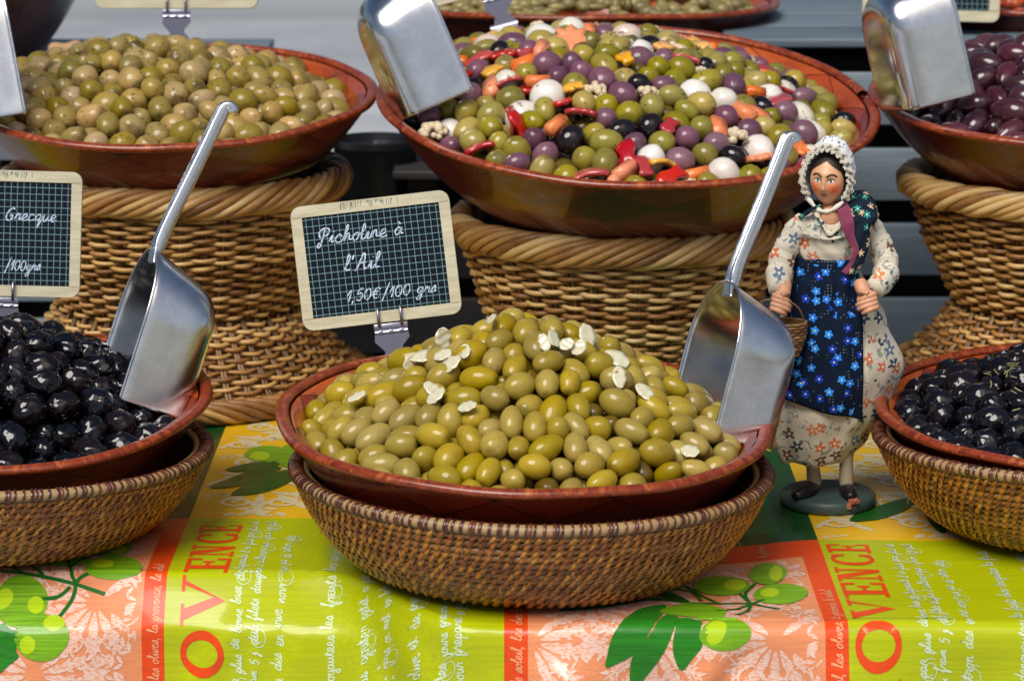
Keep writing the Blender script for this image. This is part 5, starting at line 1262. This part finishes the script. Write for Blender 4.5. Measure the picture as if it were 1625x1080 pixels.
# sleeves
for P, rr in (([(.2475, .207, .2490), (.2400, .205, .2420), (.2325, .203, .2280), (.2270, .200, .2150), (.2245, .192, .2030), (.2240, .180, .1955)], [.0082, .0100, .0108, .0110, .0110, .0078]),
              ([(.2950, .208, .2495), (.3025, .206, .2430), (.3105, .204, .2290), (.3150, .200, .2150), (.3130, .191, .2030), (.3040, .179, .1965)], [.0082, .0100, .0106, .0110, .0110, .0078])):
    C = catmull([DP(*p) for p in P], 8); n = len(C); rad = []
    for i in range(n): t = i / (n - 1) * 5; k = min(4, int(t)); rad.append((rr[k] + (rr[k + 1] - rr[k]) * (t - k)) * (1 + .05 * math.sin(i * .9) + .03 * math.sin(i * 2.3)))
    b = MB(); b.tube(C, rad, 20); o = dpart(b, 'sleeve', m_cream)
    tx = bpy.data.textures.new('crease', 'CLOUDS') if 'crease' not in bpy.data.textures else bpy.data.textures['crease']; tx.noise_scale = .010
    dm = o.modifiers.new('crease', 'DISPLACE'); dm.texture = tx; dm.strength = .0028; dm.mid_level = .5
    b = MB(); e = C[-1]; d_ = (C[-1] - C[-4]).normalized(); ring = [e - d_ * .0012, e + d_ * .0016]; b.tube([tuple(q) for q in ring], .0092, 20); dpart(b, 'cuff', m_cream)
# hands: palm, four curled fingers and a thumb fused into one surface
def hand(c, s, w0):
    b = MB(); v, f = blob(.0078, .0058, 0, 0, .03, 2, 20, 14)
    b.add([(x * .95, y, z * 1.35) for x, y, z in v], f)
    b.tube(catmull([(s * .003, .004, .0135), (s * .002, .001, .009), (0, 0, .002)], 4), .0052, 14)
    for k in range(4):
        L = (.0120, .0135, .0130, .0105)[k]; z = .0032 - .0033 * k
        P = catmull([(-s * .0042, .0005, z + .001), (-s * .0070, -.0050, z - .0002), (-s * .0040, -.0085, z - .0010), (s * (L - .0105), -.0092, z - .0020), (s * (L - .0070), -.0066, z - .0026)], 4)
        n = len(P); b.tube(P, [.00195 * (1 - .18 * i / n) * (1.10 if i in (4, 5, 9, 10) else 1) for i in range(n)], 10)
        v, f = blob(.0017, .0017, 0, 0, 0, 0, 8, 6); b.add([(x + P[-1].x, y + P[-1].y, zz + P[-1].z) for x, y, zz in v], f)
    P = catmull([(s * .0040, -.001, .0058), (s * .0030, -.0062, .0070), (-s * .0005, -.0092, .0056), (-s * .0035, -.0105, .0040)], 4); b.tube(P, [.0024 - .0006 * i / len(P) for i in range(len(P))], 10)
    o = dpart(b, 'hand', SKM); o.location = DP(*c); o.rotation_euler = (R(-12), R(14 * s), R(12 * s))
    o.scale = (1.12, 1.12, 1.12); rm = o.modifiers.new('fuse', 'REMESH'); rm.mode = 'VOXEL'; rm.voxel_size = .00042; rm.use_smooth_shade = True
    sm_ = o.modifiers.new('soft', 'SMOOTH'); sm_.iterations = 2; sm_.factor = .5
    return o
hand((.2240, .1735, .1868), 1, 0); hand((.2965, .1725, .1882), -1, 0)
# head
def head_pt(th, ph):     # th from top, ph around, -y is the face
    nx, ny, nz = math.sin(th) * math.sin(ph), -math.sin(th) * math.cos(ph), math.cos(th)
    x, y, z = nx * .0138, ny * .0152, nz * .0188
    low = max(0, -nz); x *= 1 - .30 * low ** 1.6; y *= 1 - .12 * low ** 2
    if ny < 0:
        fr_ = (-ny) ** 1.5
        g = lambda cx, cz, sx, sz: math.exp(-((x - cx) / sx) ** 2 - ((z - cz) / sz) ** 2)
        y -= fr_ * (.0032 * g(0, -.0045, .0017, .0022) + .0022 * g(0, .0, .0012, .0042) + .0010 * g(0, .0065, .007, .0022))
        y += fr_ * (.0013 * (g(-.0052, .0022, .0030, .0022) + g(.0052, .0022, .0030, .0022)))
        y -= fr_ * (.0014 * (g(-.0072, -.0050, .0036, .0036) + g(.0072, -.0050, .0036, .0036)) + .0013 * g(0, -.0098, .0030, .0012) - .0007 * g(0, -.0124, .004, .0011) + .0018 * g(0, -.0155, .0038, .0026))
        y += fr_ * .0006 * g(0, -.0088, .0036, .0004) * 1.6
    return x, y, z
b = MB(); V = []; F = []; n, m = 96, 72
for j in range(m + 1):
    for i in range(n): V.append(head_pt(math.pi * j / m, 2 * math.pi * i / n))
for j in range(m):
    for i in range(n): F.append((j * n + i, (j + 1) * n + i, (j + 1) * n + (i + 1) % n, j * n + (i + 1) % n))
b.add(V, F); head = dpart(b, 'head', MFM); head.location = DP(.2655, .203, .2830); head.rotation_euler = (R(4), R(2), R(-20)); head.scale = (1.12, 1.08, 1.14); head.location.z += .002
def fy(x, z):    # face surface y at x, z
    best = None; lo = 9
    nz = max(-1, min(1, z / .0188)); th = math.acos(nz)
    for i in range(-40, 41):
        ph = i / 40 * 1.5; p = head_pt(th, ph)
        if abs(p[0] - x) < lo: lo = abs(p[0] - x); best = p
    return best[1]
def hp(b, name, mat, **kw): return b.build(name, mat, head, **kw)
def patch(pts, name, mat, off=.00015):
    b = MB(); cx = sum(p[0] for p in pts) / len(pts); cz = sum(p[1] for p in pts) / len(pts); V = [(cx, fy(cx, cz) - off * 1.6, cz)] + [(x, fy(x, z) - off, z) for x, z in pts]
    b.add(V, [(0, i + 1, (i + 1) % len(pts) + 1) for i in range(len(pts))]); return hp(b, name, mat)
m_eye = plain('eye_white', (.75, .76, .74), .25); m_brow = plain('painted_brow', (.025, .014, .010), .5); m_lip = plain('painted_lips', (.42, .03, .02), .35)
for s in (-1, 1):
    patch([(s * (.0052 + .0027 * math.cos(a)), .0016 + .00105 * math.sin(a) + .0003 * math.cos(a)) for a in [i * .5236 for i in range(12)]], 'eye', m_eye, .00025)
    patch([(s * .0050 + .0009 * math.cos(a), .0017 + .00095 * math.sin(a)) for a in [i * .7854 for i in range(8)]], 'pupil', m_brow, .00055)
    for nm, P, w in (('eyelid_line', [(.0023, .0016), (.0038, .0029), (.0060, .0031), (.0082, .0020)], .00034), ('eyebrow', [(.0020, .0047), (.0040, .0064), (.0066, .0066), (.0090, .0050)], .00060)):
        b = MB(); b.tube([(s * x, fy(s * x, z) - .0003, z) for x, z in [(p.x, p.y) for p in catmull([(a, c_, 0) for a, c_ in P], 4)]], w, 6); hp(b, nm, m_brow)
    b = MB(); v, f = blob(.0012, .0022, 0, 0, .05, 1, 10, 8); b.add([(x + s * .0136, y + .002, z * 1.4 - .001) for x, y, z in v], f); hp(b, 'ear', SKM)
    b = MB(); v, f = blob(.0003, .0003, 0, 0, 0, 1, 8, 6); b.add([(x + s * .0008, y + fy(s * .0008, -.0058) - .0001, z - .0062) for x, y, z in v], f); hp(b, 'nostril', m_brow)
patch([(-.0032, -.0090), (-.0016, -.0083), (0, -.0087), (.0016, -.0083), (.0032, -.0090), (.0014, -.0105), (0, -.0108), (-.0014, -.0105)], 'lips', m_lip, .0002)
b = MB(); b.tube([(x, fy(x, -.0091) - .0004, -.0091 - .02 * abs(x) * .3) for x in [-.0030 + .0006 * i for i in range(11)]], .00018, 5); hp(b, 'mouth_line', m_brow)
# hair under the bonnet, parted in the middle
b = MB(); V = []; F = []; n, m = 72, 26
for j in range(m + 1):
    for i in range(n + 1):
        ph = -math.pi + 2 * math.pi * i / n; a = abs(ph); lim = .62 + (.0 if a < .05 else .62 * min(1, (a / 1.15)) ** 1.0) + (1.0 * sm(1.0, 1.5, a)); th = lim * j / m
        x, y, z = head_pt(th, ph); k = 1.045 + .012 * math.sin(40 * th + 12 * a); V.append((x * k, y * k, z * k + .0004))
for j in range(m):
    for i in range(n): F.append((j * (n + 1) + i, (j + 1) * (n + 1) + i, (j + 1) * (n + 1) + i + 1, j * (n + 1) + i + 1))
b.add(V, F); hp(b, 'hair', plain('dark_hair', (.022, .014, .011), .45))
# bonnet: cap behind the face opening, opening edge from chin over the crown to chin
def open_pt(t, k=1.):      # t 0..1 round the face
    a = R(-128) + R(256) * t; return Vector((.0172 * k * math.sin(a) * (1 - .12 * max(0, -math.cos(a))), -.0040 + .0035 * math.cos(a) * -.6, .0205 * k * math.cos(a) + .0035 * max(0, math.cos(a)) ** 2))
b = MB(); V = []; F = []; n, m = 64, 18
for j in range(m + 1):
    s = j / m
    for i in range(n + 1):
        t = i / n; e = open_pt(t, 1.02); c0 = Vector((0, .016, .0030)); w = math.sin(s * math.pi / 2); q = e.lerp(Vector((e.x * .12, .0200, .003 + e.z * .15)), 1 - math.cos(s * math.pi / 2)); q.x = e.x * (1 + .14 * math.sin(s * 3.1)) * (math.cos(s * 1.45) ** .5); q.z = e.z * (1 + .16 * math.sin(s * 3.1)) * (math.cos(s * 1.45) ** .5) + .0060 * math.sin(s * 3.1); q.y = e.y + .0250 * w
        q *= 1 + .018 * math.sin(t * 60 + s * 3) * math.sin(s * math.pi); V.append(tuple(q))
for j in range(m):
    for i in range(n): F.append((j * (n + 1) + i, j * (n + 1) + i + 1, (j + 1) * (n + 1) + i + 1, (j + 1) * (n + 1) + i))
b.add(V, F); bo = hp(b, 'bonnet', bn); md = bo.modifiers.new('cloth', 'SOLIDIFY'); md.thickness = .0006
def ruffle(k0, w, fq, amp, y0, name, out):
    b = MB(); V = []; F = []; n = 300
    for i in range(n + 1):
        t = i / n; e = open_pt(t, k0); d_ = Vector((e.x, 0, e.z)).normalized(); ph = math.sin(t * fq)
        for s in range(5):
            u = s / 4; q = e + d_ * (u * w * out) + Vector((0, y0 - u * w * .75 + amp * ph * u, 0)) + d_ * (amp * .6 * math.cos(t * fq * 1.0) * u); V.append(tuple(q))
    for i in range(n):
        for s in range(4): F.append((i * 5 + s, i * 5 + s + 1, (i + 1) * 5 + s + 1, (i + 1) * 5 + s))
    b.add(V, F); o = hp(b, name, m_lace); md = o.modifiers.new('cloth', 'SOLIDIFY'); md.thickness = .0003
    bb = MB(); rg = random.Random(2)
    for i in range(64):       # scalloped edge loops
        q = Vector(V[int(i / 64 * n) * 5 + 4]); r_ = .0009
        bb.tube([(q.x + r_ * math.cos(a), q.y - .0002, q.z + r_ * math.sin(a)) for a in [j * math.pi / 4 for j in range(8)]], .00038, 5, True)
        q = Vector(V[int(i / 64 * n + 2) % (n + 1) * 5 + 2]); bb.tube([(q.x + r_ * .8 * math.cos(a), q.y - .0004, q.z + r_ * .8 * math.sin(a)) for a in [j * math.pi / 3 for j in range(6)]], .00030, 5, True)
    hp(bb, 'lace_edge', m_lace)
ruffle(.98, .0052, 118, .0016, -.0005, 'lace_frill', .15); ruffle(1.05, .0042, 97, .0016, .0018, 'lace_frill', .50)
b = MB(); b.tube(catmull([(-.0135, -.006, -.0145), (-.006, -.0095, -.0205), (.0, -.0105, -.0220), (.006, -.0095, -.0205), (.0135, -.006, -.0145)], 6), [.0016 + .0004 * math.sin(i) for i in range(25)], 8); hp(b, 'bonnet_tie', m_lace)
# shawl over the shoulder (viewer's right)
def px(x, y): return .2655 + (x - 1312) * .000522, .2603 - (y - 325) * .000532
rowsS = [((1322, 322), (1352, 304), .214), ((1324, 316), (1372, 300), .205), ((1326, 328), (1386, 312), .192), ((1330, 345), (1390, 330), .186), ((1338, 365), (1378, 352), .1845), ((1350, 383), (1374, 378), .1835), ((1345, 402), (1368, 402), .183), ((1334, 420), (1352, 430), .184)]
def srow(t):
    t *= len(rowsS) - 1; k = min(len(rowsS) - 2, int(t)); f = t - k; A = rowsS[k]; B_ = rowsS[k + 1]; f2 = f * f * (3 - 2 * f) * .5 + f * .5
    return [A[i][j] + (B_[i][j] - A[i][j]) * f2 for i in (0, 1) for j in (0, 1)] + [A[2] + (B_[2] - A[2]) * f2]
def shawl_strip(u0, u1, dy, name, mat):
    b = MB(); V = []; F = []; n, m = 42, 8
    for j in range(n + 1):
        x0, y0, x1, y1, Y = srow(j / n)
        for i in range(m + 1):
            u = u0 + (u1 - u0) * i / m; X, Z = px(x0 + (x1 - x0) * u, y0 + (y1 - y0) * u); V.append(DP(X, Y - .0035 * math.sin(u * math.pi) - dy + .0010 * math.sin(u * 9 + j * .5) + .006 * max(0, u - .8) * 5 * (j < 18), Z))
    for j in range(n):
        for i in range(m): F.append((j * (m + 1) + i, j * (m + 1) + i + 1, (j + 1) * (m + 1) + i + 1, (j + 1) * (m + 1) + i))
    b.add(V, F); o = dpart(b, name, mat); md = o.modifiers.new('cloth', 'SOLIDIFY'); md.thickness = .0011
shawl_strip(.28, 1., 0, 'shawl', m_shawl); shawl_strip(0, .33, .0010, 'shawl_border', m_mag)
b = MB(); b.tube(catmull([DP(.2420, .200, .2530), DP(.2480, .197, .2580), DP(.2560, .199, .2620), DP(.2600, .206, .2640)], 5), [.0028, .0034, .0038, .0038, .0040, .0040, .0040, .0038, .0038, .0036, .0036, .0034, .0032, .0030, .003, .003], 8, sq=.5); dpart(b, 'shawl', m_shawl)
# little basket on her arm
mb_ = empty('miniature_basket', (.2285, .172, .142), label='tiny brown wicker basket hanging from the doll’s arm', cat='basket')
for i in range(11):
    r = .0115 + .0062 * math.sin(min(1, i / 8) * 1.4); b = MB(); pts = [((r + .0006 * math.sin(11 * a + (i % 2) * 3.14)) * math.cos(a), (r * .8 + .0006 * math.sin(11 * a + (i % 2) * 3.14)) * math.sin(a), i * .0027) for a in [k * 2 * math.pi / 90 for k in range(90)]]
    b.tube(pts, .00145, 6, True, random.Random(i).random()); b.build('wicker_rod', m_willowd, mb_)
b = MB(); b.tube(catmull([(-.0165, 0, .026), (-.026, -.003, .038), (-.018, -.006, .047), (-.002, -.008, .0475), (.010, -.006, .041), (.0165, 0, .027)], 8), .00075, 6); b.build('handle', m_willowd, mb_)
b = MB(); b.lathe([(.0001, 0), (.0115, 0), (.0165, .020), (.0160, .028)], 24); o = b.build('inner_wall', m_willowd, mb_); o.scale = (.95, .76, 1)
